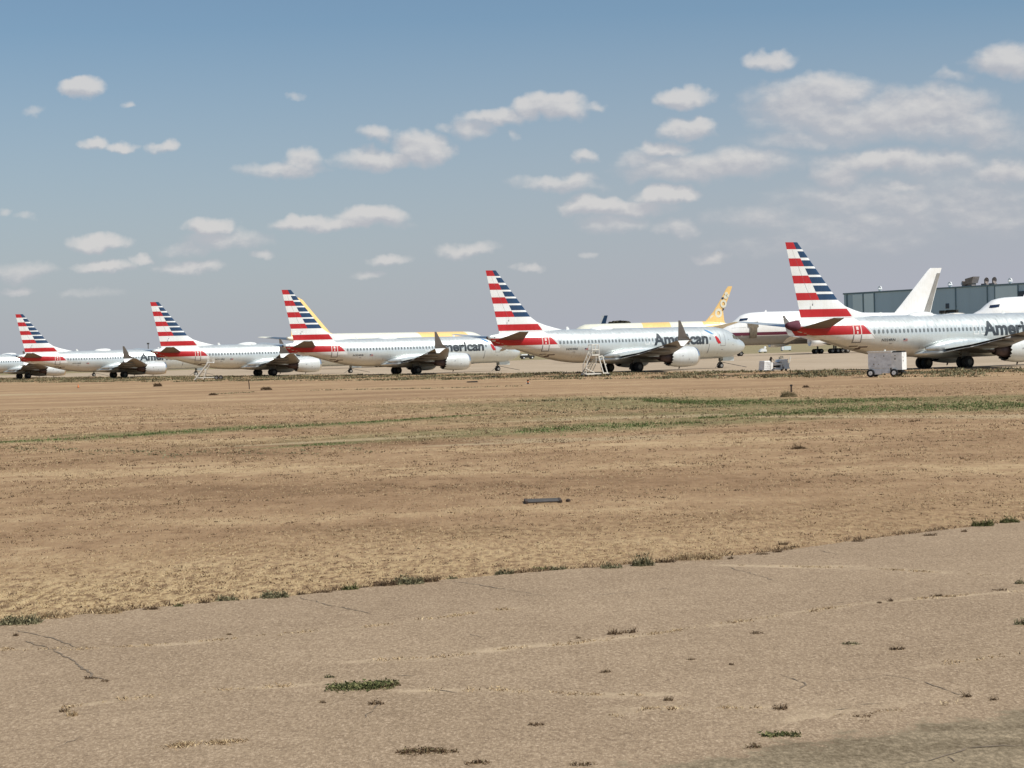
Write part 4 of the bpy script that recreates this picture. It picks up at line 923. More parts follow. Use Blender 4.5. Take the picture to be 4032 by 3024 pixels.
def blades(px, py, h, w, lean, n, spread, z0=0.):
    """n triangular blades for every clump centre; returns vertex and face arrays"""
    k = len(px); X = np.repeat(px, n) + nr.normal(0, 1, k * n) * np.repeat(spread, n); Y = np.repeat(py, n) + nr.normal(0, 1, k * n) * np.repeat(spread, n)
    H = np.repeat(h, n) * nr.uniform(.4, 1.1, k * n); Wd = np.repeat(w, n) * nr.uniform(.6, 1.4, k * n); a = nr.uniform(0, 6.283, k * n); la = nr.uniform(0, 6.283, k * n); L = H * lean * nr.uniform(.2, 1.2, k * n)
    V = np.zeros((k * n, 3, 3)); V[:, 0, 0] = X - np.cos(a) * Wd; V[:, 0, 1] = Y - np.sin(a) * Wd; V[:, 1, 0] = X + np.cos(a) * Wd; V[:, 1, 1] = Y + np.sin(a) * Wd
    V[:, 2, 0] = X + np.cos(la) * L; V[:, 2, 1] = Y + np.sin(la) * L; V[:, 2, 2] = H; V[:, :, 2] += z0
    return V.reshape(-1, 3)
def tri_obj(name, V, m, parent=None):
    me = bpy.data.meshes.new(name); n = len(V)
    me.vertices.add(n); me.vertices.foreach_set('co', V.ravel()); me.loops.add(n); me.loops.foreach_set('vertex_index', np.arange(n, dtype=np.int32))
    me.polygons.add(n // 3); me.polygons.foreach_set('loop_start', np.arange(0, n, 3, dtype=np.int32)); me.materials.append(m); me.update(); me.validate()
    o = bpy.data.objects.new(name, me); C.objects.link(o); o.parent = parent; return o
EX = np.array([p[0] for p in ep]); EY = np.array([p[1] for p in ep])
edge_y = lambda x: np.interp(x, EX, EY)
# dry grass of the field, density falling with distance so it reads evenly
N = 52000
d = 20 * np.exp(nr.uniform(0, 1, N) * math.log(130 / 20.)); x = nr.uniform(-.29, .29, N) * d
patch = np.sin(x * .9 + 2 * np.sin(d * .35)) + np.sin(d * 1.1 + 1.7 * np.sin(x * .5)) + nr.normal(0, .9, N)
ok = (d > edge_y(x) + .02) & (patch > -.6); x, d = x[ok], d[ok]
sz = np.clip(d / 45, .8, 2.2)
V = blades(x, d, nr.uniform(.012, .04, len(x)) * sz, nr.uniform(.005, .011, len(x)) * sz, 1.6, 5, nr.uniform(.02, .06, len(x)) * sz)
tag(tri_obj('dry_grass', V, M['straw']), 'short dry straw grass covering the field between taxiway and apron', 'grass', kind='stuff')
N = 8000
d = 20 * np.exp(nr.uniform(0, 1, N) * math.log(110 / 20.)); x = nr.uniform(-.29, .29, N) * d
patch = np.sin(x * .7 + 1.5 * np.sin(d * .3) + 2) + np.sin(d * .8 + 1.4 * np.sin(x * .6)) + nr.normal(0, .8, N)
ok = (d > edge_y(x) + .1) & (patch > -.2); x, d = x[ok], d[ok]; sz = np.clip(d / 38, .8, 2.)
V = blades(x, d, nr.uniform(.015, .045, len(x)) * sz, nr.uniform(.007, .014, len(x)) * sz, 1.3, 7, nr.uniform(.03, .09, len(x)) * sz)
tag(tri_obj('dead_brush', V, M['brush']), 'low dark dead stubble scattered through the dry field', 'stubble', kind='stuff')
# green grass bands
GV = []
for pl in GREEN:
    pts = [(*gnd(u, v), w) for u, v, w in pl]
    for (x0, y0, w0), (x1, y1, w1) in zip(pts, pts[1:]):
        n = int(math.hypot(x1 - x0, y1 - y0) * (w0 + w1) * 24); q = nr.uniform(0, 1, n); o = nr.normal(0, 1.1, n) * (w0 + (w1 - w0) * q)
        GV.append(blades(x0 + (x1 - x0) * q + nr.normal(0, .1, n), y0 + (y1 - y0) * q + o, nr.uniform(.03, .10, n), nr.uniform(.012, .028, n), .9, 4, np.full(n, .09)))
M['grass'] = leafmat('fresh_grass', [(0, (.06, .085, .025)), (.6, (.12, .165, .055)), (1, (.22, .25, .10))])
tag(tri_obj('green_grass', np.concatenate(GV), M['grass']), 'green grass growing in low bands across the dry field', 'grass', kind='stuff')
# scrub strip along the apron edge
N = 10500; y = nr.uniform(120, 520, N); q = nr.beta(1.3, 1.3, N); xa, xb = strip_x(y, False), strip_x(y, True)
lo = np.minimum(xa, xb); hi = np.maximum(xa, xb); x = lo + (hi - lo) * q
cl = np.sin(y * .21 + x * .1) + np.sin(x * .45 - y * .13) + nr.normal(0, .7, N); ok = cl > .1; x, y = x[ok], y[ok]
V = blades(x, y, nr.uniform(.10, .30, len(x)), nr.uniform(.04, .09, len(x)), 1.0, 12, nr.uniform(.2, .55, len(x)))
tag(tri_obj('scrub', V, M['olive']), 'low olive scrub growing in a strip along the apron edge', 'scrub', kind='stuff')
N = 2600; y = nr.uniform(120, 520, N); q = nr.uniform(0, 1, N); x = strip_x(y, False) + (strip_x(y, True) - strip_x(y, False)) * q
V = blades(x, y, nr.uniform(.05, .16, N), nr.uniform(.03, .06, N), 1.3, 8, nr.uniform(.3, .8, N))
tag(tri_obj('straw_clumps', V, M['straw']), 'pale straw clumps among the scrub by the apron', 'grass', kind='stuff')
# scattered clump lines in the far field
FV = []
for pl, h in (([(2040, 1582), (2400, 1572), (2700, 1570)], .18), ([(1240, 1536), (1700, 1530), (2050, 1520)], .12), ([(840, 1552), (1000, 1545)], .15), ([(2016, 1632), (2400, 1612), (2900, 1600)], .1), ([(0, 1760), (700, 1790), (1500, 1770)], .06)):
    pts = [gnd(u, v) for u, v in pl]
    for (x0, y0), (x1, y1) in zip(pts, pts[1:]):
        n = int(math.hypot(x1 - x0, y1 - y0) * 5); q = nr.uniform(0, 1, n)
        FV.append(blades(x0 + (x1 - x0) * q, y0 + (y1 - y0) * q + nr.normal(0, 1.0, n), nr.uniform(.4, 1, n) * h, nr.uniform(.02, .05, n), 1, 8, nr.uniform(.08, .3, n)))
tag(tri_obj('field_weeds', np.concatenate(FV), M['olive']), 'thin lines of grey-green weeds crossing the far part of the field', 'weeds', kind='stuff')
# fringe along the taxiway edge and dry tufts in its joints
x = nr.uniform(EX[1] - 1, EX[-2] + 1, 1500); y = edge_y(x) + np.abs(nr.normal(0, .22, len(x))); keep = (np.sin(x * 2.3) + np.sin(x * 5.1 + 1) + nr.normal(0, .8, len(x))) > .3; x, y = x[keep], y[keep]
V = blades(x, y, nr.uniform(.015, .07, len(x)), nr.uniform(.004, .009, len(x)), 1.3, 6, nr.uniform(.02, .06, len(x)))
tag(tri_obj('edge_grass', V, M['brush']), 'ragged dry grass fringe along the near taxiway edge', 'grass', kind='stuff')
JV = []
for pl in JN + [[(610, 2950, .05), (800, 2935, .09), (960, 2925, .09)]] * 2:
    pts = [(*gnd(u, v), w) for u, v, w in pl]
    for (x0, y0, w0), (x1, y1, w1) in zip(pts, pts[1:]):
        n = int(math.hypot(x1 - x0, y1 - y0) * (60 if pl[0][0] != 610 else 260)); q = nr.uniform(0, 1, n); gap = np.sin(q * 9 + x0) + nr.normal(0, .6, n) > 0; q = q[gap]; n = len(q)
        JV.append(blades(x0 + (x1 - x0) * q, y0 + (y1 - y0) * q + nr.normal(0, .04, n), nr.uniform(.01, .03, n), nr.uniform(.004, .008, n), 1.6, 5, np.full(n, .025), .012))
tag(tri_obj('joint_grass', np.concatenate(JV), M['straw']), 'dry pale grass growing in the taxiway joints', 'grass', kind='stuff')

def weed(u0, u1, v, h, m, label, group, dens=1., flat=False, name='weed'):
    x0, y0 = gnd(u0, v); x1, y1 = gnd(u1, v); cx, cy = (x0 + x1) / 2, (y0 + y1) / 2; hw = (x1 - x0) / 2
    hh = h * cy / F; dep = max(hw * .55, .05) if not flat else hw * .75
    rs = np.random.default_rng(int(u0 * 7 + v)); nb = 4 + int(min(8, hw * 14)); 
    bx = np.linspace(-.72, .72, nb) * hw + rs.normal(0, .05, nb) * hw; by = rs.uniform(-.4, .4, nb) * dep; br = rs.uniform(.32, .6, nb) * min(hw, dep * 1.4) + .01; br = np.maximum(br, 1.44 * hw / (nb - 1) * .7); bh = rs.uniform(.35, 1.0, nb)
    n = int(min(2200, max(70, 4200 * hw * dep * 4)) * dens); pk = rs.integers(0, nb, n)
    px = bx[pk] + rs.normal(0, .7, n) * br[pk] * 1.3; py = by[pk] + rs.normal(0, .7, n) * br[pk]; keep = (np.abs(px) < hw * 1.05); px, py, pk = px[keep], py[keep], pk[keep]
    rr = np.hypot((px - bx[pk]) / br[pk] / 1.3, (py - by[pk]) / br[pk]); env = hh * bh[pk] * np.exp(-rr * rr * .7) * (.55 if flat else 1)
    n = len(px); bw = max(min(.005, hw * .05) + .0018, cy * .00017)
    V = blades(px, py, env * rs.uniform(.5, 1.25, n), np.full(n, bw), .9, 2, np.full(n, bw * 2), .0)
    zz = env * rs.uniform(.05, .95, n); c = np.stack([px, py, zz], 1); sl = bw * (1.9 if m in ('greenw', 'olive') else 1.2)
    L = (c[:, None, :] + rs.normal(0, sl, (n, 3, 3))).reshape(-1, 3); L[:, 2] = np.abs(L[:, 2])
    o = tri_obj(name, np.concatenate([V, L]), M[m]); o.location = (cx, cy, .012 if cy < edge_y(cx) else 0)
    tag(o, label, 'weed', group); return o
g0 = 2200; k0 = .9114
PW = [ # (crop x0, x1, base y, height px, material, label), left half then right half of the pavement
 (1425, 1708, 556, 48, 'greenw', 'largest flat green weed mat on the tan taxiway', True), (1580, 1720, 556, 30, 'rust', 'reddish right end of the largest green weed mat', True), (1720, 1920, 838, 34, 'rust', 'wide reddish-brown weed near the bottom edge, below the largest green mat', True),
 (1900, 1975, 842, 16, 'rust', 'thin weed trailing right from the wide reddish-brown one', False), (2010, 2112, 892, 18, 'rust', 'small red-brown weed at the bottom edge', False),
 (262, 300, 666, 26, 'brush', 'small dark tuft at the lower left of the taxiway', False), (292, 336, 684, 34, 'straw', 'pale ball of dry grass beside the dark tuft, lower left', False),
 (365, 420, 523, 9, 'brush', 'dark sprig in the left crack, the left of a pair', False), (440, 470, 534, 9, 'brush', 'dark sprig in the left crack, the right of a pair', False), (1590, 1662, 634, 24, 'brush', 'brown sprig below the largest green weed mat', False), (1385, 1408, 628, 12, 'brush', 'tiny dark pair of stalks left of the brown sprig', False),
 (60, 78, 338, 16, 'brush', 'small weed at the start of the left crack', False), (980, 1000, 333, 8, 'brush', 'tiny dark weed on a joint, upper left of the taxiway', False), (1405, 1445, 518, 14, 'olive', 'small olive sprig touching the left of the green mat', False)]
for (a, b_, y, h, mm, lab, fl) in PW: weed(a * k0, b_ * k0, g0 + y * k0, h * k0 * (.95 if fl else 1.3), mm, lab, 'weeds growing through the taxiway', flat=fl)
PW2 = [(415, 480, 330, 26, 'brush', 'brown weed on a joint in mid taxiway, left of a touching pair'), (482, 536, 324, 28, 'brush', 'brown weed on a joint in mid taxiway, right of a touching pair'), (385, 425, 496, 18, 'brush', 'lone brown weed in the centre of the taxiway'),
 (78, 142, 724, 16, 'brush', 'thin brown sprig low in the centre'), (655, 692, 618, 22, 'brush', 'small very dark tuft right of centre'), (1130, 1190, 656, 28, 'brush', 'spiky brown weed above the green one at lower right'), (1080, 1240, 772, 42, 'greenw', 'green weed with spread leaves at lower right'),
 (1010, 1080, 828, 30, 'rust', 'reddish spiky weed just below the green one at lower right'), (250, 350, 902, 34, 'rust', 'reddish weed cut by the bottom edge'), (1035, 1085, 328, 12, 'brush', 'small sprig pair in the middle right of the taxiway'), (1635, 1698, 398, 20, 'brush', 'brown weed in the middle of the right half'),
 (1430, 1500, 374, 10, 'olive', 'thin green sprig left of the brown weed in the right half'), (1940, 1988, 606, 26, 'brush', 'dark weed on the long curved crack'), (2065, 2096, 620, 24, 'brush', 'brown sprig at the right end of the curved crack'), (1480, 1552, 692, 14, 'rust', 'flat brown sprig over the sandy patch'),
 (1500, 1552, 712, 10, 'rust', 'low sprig at the end of the crack below the sandy patch'), (1580, 1596, 196, 10, 'brush', 'tiny dark dot weed on the upper joint'), (1628, 1644, 188, 20, 'brush', 'tiny upright weed on the upper joint'), (1808, 1862, 166, 10, 'brush', 'short dark flat sprig on the upper joint'),
 (2178, 2240, 112, 22, 'olive', 'olive weed at the right frame edge, upper of two'), (2168, 2240, 288, 26, 'olive', 'olive weed at the right frame edge, lower of two'), (2078, 2135, 140, 8, 'brush', 'flat sprig left of the upper weed at the frame edge'), (278, 300, 348, 10, 'brush', 'tiny tuft left of the touching pair'), (940, 960, 464, 9, 'brush', 'tiny sprig in the centre right'), (760, 790, 442, 8, 'brush', 'tiny sprig above and right of the centre')]
for (a, b_, y, h, mm, lab) in PW2: weed(2016 + a * k0, 2016 + b_ * k0, g0 + y * k0, h * k0 * (1. if a == 1080 else 1.4), mm, lab, 'weeds growing through the taxiway', flat=(a == 1080))
EDG = [(0, 165, 1108, 46, 'olive'), (170, 300, 1082, 40, 'straw'), (410, 516, 1062, 44, 'straw'), (622, 684, 1046, 30, 'brush'), (750, 792, 1032, 22, 'greenw'), (862, 906, 1018, 20, 'brush'), (945, 1032, 1006, 34, 'olive'), (1088, 1110, 996, 14, 'brush'), (1130, 1246, 994, 36, 'olive'), (1286, 1332, 978, 26, 'brush'), (1388, 1432, 972, 20, 'brush'), (1480, 1544, 960, 32, 'greenw'), (1556, 1596, 950, 30, 'brush'), (1618, 1720, 942, 42, 'brush'), (1700, 1830, 934, 44, 'olive'), (1815, 1892, 926, 42, 'brush'), (1936, 1976, 912, 30, 'olive'), (2140, 2214, 892, 36, 'olive'),
 (2307, 2362, 870, 24, 'greenw'), (2380, 2446, 872, 26, 'olive'), (2597, 2684, 866, 26, 'olive'), (2732, 2822, 856, 62, 'olive'), (2832, 2912, 842, 28, 'brush'), (2915, 3112, 828, 38, 'straw'), (3150, 3166, 828, 22, 'brush'), (3272, 3322, 808, 14, 'brush'), (3340, 3380, 798, 16, 'brush'), (3362, 3402, 762, 20, 'brush'), (3418, 3436, 774, 18, 'brush'), (3682, 3732, 752, 16, 'brush'), (3990, 4046, 726, 14, 'brush'), (4150, 4176, 710, 12, 'brush'), (4196, 4296, 684, 36, 'greenw'), (4318, 4404, 670, 38, 'greenw')]
ORD = ['first', 'second', 'third', 'fourth', 'fifth', 'sixth', 'seventh', 'eighth', 'ninth', 'tenth', 'eleventh', 'twelfth', 'thirteenth', 'fourteenth', 'fifteenth', 'sixteenth', 'seventeenth']
KN = {'olive': 'grey-olive', 'straw': 'straw-coloured', 'brush': 'dark brown', 'greenw': 'green', 'rust': 'reddish'}
for i, (a, b_, y, h, mm) in enumerate(EDG):
    side = 'left' if i < 17 else 'right'; o = ORD[i if i < 17 else len(EDG) - 1 - i]
    weed(a * k0, b_ * k0, 1450 + y * k0, h * k0 * 1.2, mm, '%s clump on the taxiway edge, %s from the %s end' % (KN[mm], o, side), 'clumps along the taxiway edge', name='grass_clump')
M['tanweed'] = leafmat('tan_weed', [(0, (.14, .11, .055)), (.5, (.27, .22, .12)), (1, (.42, .33, .19))])
weed(3076, 3138, 1563, 38, 'tanweed', 'bushy dry grass clump around the short dark post', 'clumps in the field', name='grass_clump')
weed(3120, 3176, 1768, 26, 'brush', 'dead twiggy clump in the mid field, right of centre', 'clumps in the field', 1.2, name='grass_clump')
weed(3160, 3185, 1526, 12, 'brush', 'small dead sprig right of the short dark post', 'clumps in the field', name='grass_clump')
weed(1035, 1062, 1536, 16, 'brush', 'dark tuft right of the thin stake', 'clumps in the field', name='grass_clump'); weed(612, 630, 1522, 16, 'brush', 'dark tuft left of the boarding steps, in the far field', 'clumps in the field', name='grass_clump'); weed(830, 850, 1556, 10, 'brush', 'tiny dark tuft left of the thin stake', 'clumps in the field', name='grass_clump')

# ---------------------------------------------------------------- ground equipment
def place(name, u, v, rz, label, cat, group=None): x, y = gnd(u, v); return thing(name, (x, y, .008), rz, label, cat, group)
def tube(root, name, segs, r, m, n=7):
    b = MB()
    for p, q in segs: b.cyl(p, q, r, n)
    return b.build(name, m, root)
# 1 white box cart
ct = place('service_cart', 3494, 1484, R(-26), 'boxy white four-wheeled service cart standing in front of the rightmost airliner', 'cart')
b = MB(); b.loft([[(-1.35, -.68, .72), (-1.35, .68, .72), (-1.35, .68, 1.98), (-1.35, -.68, 1.98)], [(.55, -.68, .72), (.55, .68, .72), (.55, .68, 1.98), (.55, -.68, 1.98)]]); b.build('body', M['equip_b'], ct)
b = MB(); b.box((.553, -.70, .55), (1.40, .70, 1.93)); b.build('cabinet', M['equip'], ct)
b = MB(); b.box((-1.42, -.74, 1.983), (.60, .74, 2.06)); b.box((-1.38, -.70, 1.965), (.57, .70, 1.983)); b.build('roof', M['equip'], ct)
b = MB(); b.box((.603, -.6, 1.933), (1.36, .62, 2.05)); b.build('hatch', M['equip_dark'], ct)
b = MB(); b.cyl((-.1, -.2, 2.06), (-.1, -.2, 2.18), .07, 8); b.build('exhaust_cap', M['rail'], ct)
b = MB(); b.box((-1.30, -.62, .28), (.40, .62, .717)); b.box((-1.0, -.66, .22), (-.3, -.625, .6)); b.box((-.2, -.66, .30), (.3, -.625, .66)); b.build('skirt', M['equip_b'], ct)
b = MB(); b.box((-1.25, -.5, .32), (1.5, .5, .40)); b.box((.5, -.45, .40), (1.3, .45, .546)); b.build('chassis', M['equip_dark'], ct)
b = MB()
for (x, z, w, h) in ((-.85, 1.55, .10, .05), (-.1, 1.62, .08, .10), (-.95, .98, .10, .10), (-.55, 1.0, .08, .05), (.25, .93, .4, .03), (-1.1, .88, .3, .02)): b.box((x, -.695, z), (x + w, -.683, z + h))
b.box((.8, -.708, 1.65), (.9, -.703, 1.72)); b.box((.78, -.708, 1.35), (.9, -.703, 1.50)); b.build('latch', M['rail_d'], ct)
b = MB(); b.box((1.403, -.45, 1.45), (1.42, -.36, 1.6)); b.box((1.403, -.44, 1.2), (1.425, -.34, 1.35)); b.build('control', M['equip_dark'], ct)
for x in (-1.15, .75):
    for y in (-.72, .72): make_wheel(ct, x, y, .32, .2, 'white')
# 2 maintenance stand
st = place('work_stand', 2341, 1482, R(16), 'tall white railed work stand with steps, beside the wheels of an airliner', 'work stand')
b = MB(); b.box((-1.25, -.75, .22), (.55, -.66, .34)); b.box((-1.25, .66, .22), (.55, .75, .34)); b.box((-1.25, -.66, .22), (-1.15, .66, .34)); b.box((.45, -.66, .22), (.55, .66, .34)); b.box((-1.0, -.3, .18), (-.2, .3, .219)); b.build('base_frame', M['rail'], st)
tube(st, 'tread_frame', [((-1.2, y, .34), (-.15, y, 1.9)) for y in (-.5, .5)] + [((-.5, y, .34), (.35, y, 1.9)) for y in (-.5, .5)], .05, M['rail_d'])
for i in range(6):
    b = MB(); b.box((-1.08 + i * .17, -.48, .52 + i * .25), (-.86 + i * .17, .48, .56 + i * .25)); b.build('step', M['rail_d'], st)
tube(st, 'handrail', [((-1.1, y, .34), (-1.05, y, 1.25)) for y in (-.55, .55)] + [((-1.05, y, 1.25), (-.35, y, 2.75)) for y in (-.55, .55)] + [((-.98, -.55, 1.1), (-.98, -.55, 2.15)), ((.0, -.55, 1.2), (.05, -.55, 2.2))], .035, M['rail'])
b = MB(); b.box((-.42, -.62, 2.18), (.42, .62, 2.32)); b.build('platform', M['rail'], st)
tube(st, 'guard_rail', [((x, y, 2.32), (x, y, 3.35)) for x in (-.38, .38) for y in (-.58, .58)] + [((-.38, y, z), (.38, y, z)) for y in (-.58, .58) for z in (2.8, 3.33)] + [((x, -.58, z), (x, .58, z)) for x in (-.38, .38) for z in (2.8, 3.33)], .045, M['rail'])
b = MB(); b.box((-.25, -.3, 2.323), (.15, .2, 2.62)); b.build('toolbox', M['rail_d'], st)
tube(st, 'side_ladder', [((.28, -.7, 2.05), (.72, -.85, .26)), ((.70, -.7, 2.1), (1.18, -.85, .26)), ((.28, -.7, 2.05), (.72, -.7, 2.12)), ((.66, -.85, .30), (1.2, -.85, .30))], .065, M['rail'])
tube(st, 'outrigger', [((.9, -.78, 1.25), (1.15, -.6, 1.25)), ((1.15, -.85, .28), (1.35, -.85, .28)), ((-1.25, -.7, .3), (-1.5, -.7, .5)), ((-1.2, -.6, .9), (-.2, -.6, .4))], .035, M['rail'])
for x, y in ((-1.2, -.7), (-1.2, .7), (.42, -.7), (.42, .7), (1.12, -.85), (1.36, -.80)):
    b = MB(); b.lathe([(-.05, .02), (-.05, .13), (.05, .13), (.05, .02)], (x, y, .13), 12, axis='y'); b.build('castor', M['tyre'], st)
# 3 boarding steps
sp_ = place('boarding_steps', 796, 1497, R(0), 'pale leaning boarding steps with dark tow wheels, below an airliner tail at left', 'steps')
b = MB()
for y in (-.55, .55): b.cyl((-1.05, y, .05), (1.0, y, 2.45), .085, 7)
b.build('stringer', M['rail'], sp_)
for i in range(10):
    q = (i + .5) / 10; b = MB(); x, z = -1.05 + 2.05 * q, .05 + 2.4 * q; b.box((x - .12, -.5, z - .02), (x + .12, .5, z + .03)); b.build('step', M['rail'], sp_)
b = MB(); b.box((.85, -.6, 2.46), (1.75, .6, 2.60)); b.build('platform', M['equip'], sp_)
tube(sp_, 'handrail', [((-.75, y, .4), (-.95, y, 1.1)) for y in (-.6, .6)] + [((x, y, 2.6), (x, y, 3.05)) for x in (.95, 1.72) for y in (-.58, .58)] + [((.15, .6, 1.5), (.95, .6, 3.0))], .035, M['rail'])
tube(sp_, 'brace', [((1.35, y, 2.46), (.55, y, 1.2)) for y in (-.5, .5)] + [((.55, y, 1.2), (.3, y, .35)) for y in (-.5, .5)] + [((.3, y, .35), (-.2, y, .3)) for y in (-.5, .5)], .05, M['rail'])
b = MB(); b.box((-.6, -.5, .30), (2.0, -.40, .42)); b.box((-.6, .40, .30), (2.0, .5, .42)); b.box((0, -.4, .1), (.18, .4, .299)); b.build('base_frame', M['rail'], sp_)
for x, y in ((2.15, -.45), (2.65, .45)):
    b = MB(); b.lathe([(-.07, .18), (-.07, .29), (0, .32), (.07, .29), (.07, .18), (-.07, .18)], (x, y, .32), 16, axis='y'); wv = b.build('wheel', M['tyre'], sp_)
    b = MB(); b.lathe([(-.04, .18), (-.04, .05), (.04, .05), (.04, .18)], (x, y, .32), 12, axis='y'); b.build('rim', M['hub'], wv)
# 4 ribbed white tug
tg = place('ground_tug', 3046, 1462, R(27), 'small low white ribbed ground unit with a diagonal tow bar, between the two nearest airliners', 'tug')
def ribs(x0, x1, z0, z1, n, sk):
    b = MB()
    for i in range(n):
        h = (z1 - z0) / n; s = sk * i
        b.box((x0 + s, -.5, z0 + h * i), (x1 + s * .5, .5, z0 + h * (i + .62)))
        b.box((x0 + .04 + s, -.45, z0 + h * (i + .621)), (x1 - .04 + s * .5, .45, z0 + h * (i + .999)))
    return b
ribs(-1.55, -.72, .16, 1.12, 5, .02).build('body', M['equip_b'], tg); ribs(1.02, 1.72, .22, 1.15, 4, -.13).build('body', M['white'], tg)
b = MB()
b.loft([[(-.62, y, .1), (-.42, y, .1), (-.28, y, .92), (-.58, y, .95)] for y in (-.45, .45)]); b.loft([[(-.26, y, .18), (.62, y, .14), (.85, y, .36), (-.1, y, .34)] for y in (-.45, .45)]); b.loft([[(-.22, y, .62), (.75, y, .68), (.78, y, .80), (-.25, y, .94)] for y in (-.45, .45)]); b.loft([[(.62, y, .2), (.84, y, .2), (.80, y, .68), (.66, y, .68)] for y in (-.45, .45)]); b.build('chassis', M['white'], tg)
b = MB(); b.loft([[(.45, y, .95), (.62, y, 1.22), (1.55, y, 1.24), (1.60, y, 1.12), (.95, y, 1.14)] for y in (-.45, .45)]); b.build('hood', M['equip'], tg)
b = MB(); b.box((-.2, -.38, .40), (.55, .38, .60)); b.box((.2, -.4, .81), (.62, .4, .90)); b.box((.86, -.3, .12), (1.1, .3, 1.0)); b.build('engine', M['equip_dark'], tg)
b = MB(); b.cyl((-.38, 0, .95), (-.34, 0, 1.25), .13, 10); b.cyl((-.34, 0, 1.25), (-.24, 0, 1.5), .12, 10, r2=.09); b.cyl((-.2, 0, 1.4), (.15, 0, 1.05), .025, 6); b.build('seat', M['wood'], tg)
b = MB(); b.cyl((1.0, 0, 1.24), (1.0, 0, 1.6), .07, 8); b.cyl((.78, 0, 1.24), (.78, 0, 1.5), .06, 8); b.cyl((1.25, 0, 1.3), (1.2, 0, 1.58), .06, 8); b.build('lever', M['rail_d'], tg)
tube(tg, 'tow_bar', [((1.72, -.3, .55), (2.0, -.3, 1.48))], .05, M['rail'])
for x in (-1.35, -.45, 1.3): 
    for y in (-.4, .4): make_wheel(tg, x, y, .13, .12)
# 5 small runway light, stakes, plates, cone
ml = place('edge_light', 2079, 1512, 0, 'tiny orange and dark edge light standing in the far field, centre', 'light')
b = MB(); b.cyl((0, 0, 0), (0, 0, .05), .14, 12); b.cyl((0, 0, .05), (0, 0, .14), .05, 8, r2=.07); b.build('base', M['equip_dark'], ml); b = MB(); b.cyl((0, 0, .14), (0, 0, .24), .08, 12, r2=.06); b.build('lens', M['orange'], ml)
b = MB()
for s in (-1, 1): b.box((s * .12 - .04, -.05, 0), (s * .12 + .04, .05, .12))
b.build('bracket', M['rail'], ml); b = MB(); b.lathe([(-.02, .01), (0, .10), (.02, .01)], (0, 0, .28), 10, axis='y'); b.build('cap', M['equip_dark'], ml)
sk = place('stake', 982, 1533, 0, 'thin weathered wooden stake leaning in the far field at left', 'stake')
b = MB(); b.loft([[(-.05 + .04 * q + dx, dy, z) for dx, dy in ((-w, -w), (w, -w), (w, w), (-w, w))] for q, z, w in ((1.2, 0, .04), (.9, .45, .042), (0, .80, .035), (-1, .92, .02))]); b.build('shaft', M['wood'], sk)
sk = place('post', 3116, 1545, 0, 'short dark square post in a clump of dry grass', 'post')
b = MB(); b.box((-.045, -.045, 0), (.045, .045, .40)); b.build('shaft', M['wood'], sk); b = MB(); b.box((-.07, -.06, .37), (.07, .06, .46)); b.build('cap', M['equip_dark'], sk)
pl_ = place('wheel_chock', 1861, 1506, R(4), 'dark flat rubber block lying by the scrub strip', 'chock')
b = MB(); b.loft([[(-.52, y, 0), (.52, y, 0), (.45, y, .13), (-.50, y, .11)] for y in (-.16, .16)]); b.build('block', M['equip_dark'], pl_); tube(pl_, 'rope', [((-.5, 0, .1), (-.62, .1, .03))], .02, M['rod'])
gr = place('drain_grate', 2137, 1977, R(2), 'rusty iron grate lying in the middle of the dry field', 'grate')
b = MB()
for y in (-.32, -.22, -.11, 0, .11, .22, .32): b.cyl((-.33, y, .022), (.33, y, .026), .018, 6)
b.build('bars', M['rod'], gr); b = MB()
for s in (-1, 1): b.box((s * .33 - .02, -.36, .0), (s * .33 + .03, .36, .045))
b.build('end_bar', M['wood'], gr)
rk = place('stone', 2238, 1976, .4, 'small dark stone right of the iron grate', 'stone'); b = MB(); b.loft([[(r_ * math.cos(t_) * (1 + .2 * math.sin(3 * t_)), r_ * math.sin(t_), z) for t_ in [i * math.pi / 4 for i in range(8)]] for z, r_ in ((0, .045), (.03, .05), (.055, .02))]); b.build('rock', M['wood'], rk)
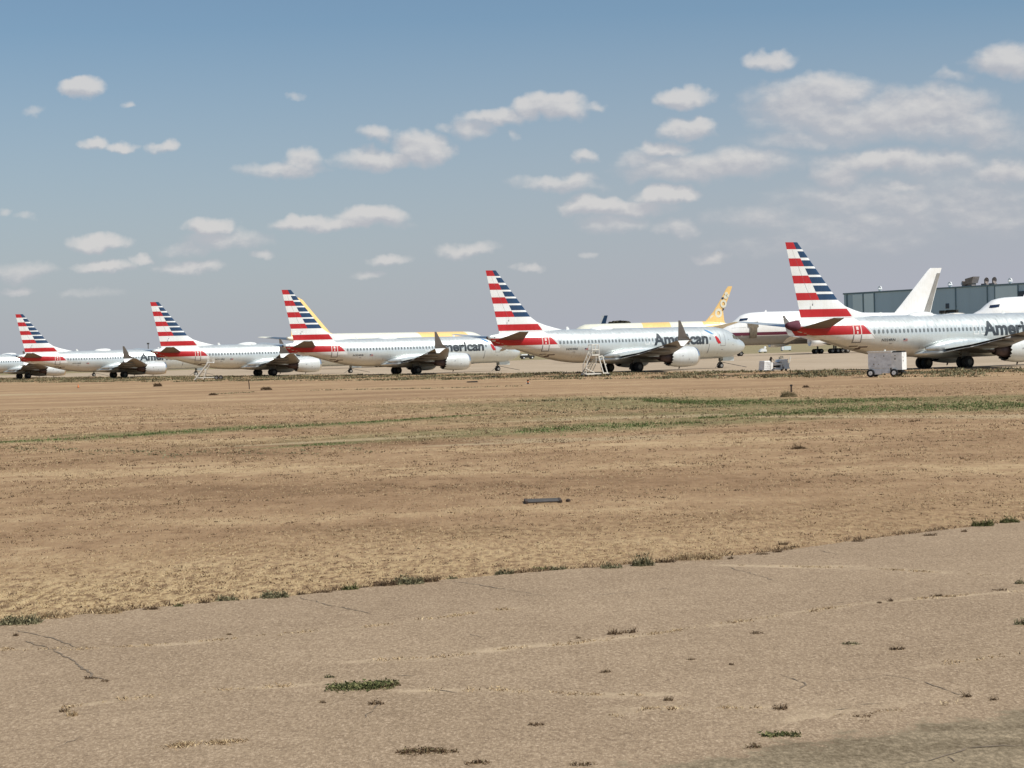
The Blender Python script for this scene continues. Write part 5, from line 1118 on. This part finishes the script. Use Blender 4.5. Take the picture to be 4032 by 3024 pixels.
cn = place('traffic_cone', 308, 1527, 0, 'tiny faded orange cone in the far field at left', 'cone')
b = MB(); b.cyl((0, 0, .03), (0, 0, .42), .11, 12, r2=.02); b.build('cone_body', M['orange'], cn); b = MB(); b.box((-.16, -.16, 0), (.16, .16, .028)); b.build('base', M['equip_dark'], cn)
# items parked under the jumbo and behind the row
tk = place('tow_tractor', 2076, 1414, R(20), 'dark low tow tractor with a pale hood, seen under an airliner tail, centre', 'tractor')
b = MB(); b.loft([[(-2.3, y, .45), (2.3, y, .45), (2.3, y, 1.15), (.6, y, 1.25), (.2, y, 1.75), (-1.2, y, 1.75), (-1.5, y, 1.2), (-2.3, y, 1.1)] for y in (-.95, .95)]); b.build('body', M['equip_dark'], tk)
b = MB(); b.box((-2.35, -.98, 1.3), (-.2, .98, 1.7)); b.build('hood', M['equip_b'], tk)
for x in (-1.5, 1.5):
    for y in (-.9, .9): make_wheel(tk, x, y, .45, .3, 'white')
vt = place('ground_power_unit', 3004, 1389, R(15), 'low white wedge-shaped power unit standing under the striped jumbo jet', 'power unit')
b = MB(); b.loft([[(-1.4, y, .35), (1.1, y, .35), (1.1, y, .9), (.5, y, 1.3), (-.3, y, 1.35), (-1.0, y, .85)] for y in (-.7, .7)]); b.build('body', M['white'], vt)
b = MB(); b.lathe([(-.3, .05), (-.25, .35), (.25, .35), (.3, .05)], (.75, 0, 1.65), 14, axis='y'); b.build('reel', M['white'], vt)
for x in (-.9, .8):
    for y in (-.6, .6): make_wheel(vt, x, y, .22, .16)
vt = place('container', 3098, 1381, R(10), 'small grey-green container with a pale end, under the striped jumbo jet', 'container')
b = MB(); b.box((-1.3, -.9, .3), (1.4, .9, 1.7)); b.build('body', M['teal_l'], vt); b = MB(); b.box((-2.1, -.85, .3), (-1.303, .85, 1.6)); b.build('end_panel', M['equip_b'], vt)
b = MB(); b.box((-2, -.8, 0), (-1.7, .8, .299)); b.box((1.0, -.8, 0), (1.3, .8, .299)); b.build('foot', M['equip_dark'], vt)
print('objects', len(scene.objects))
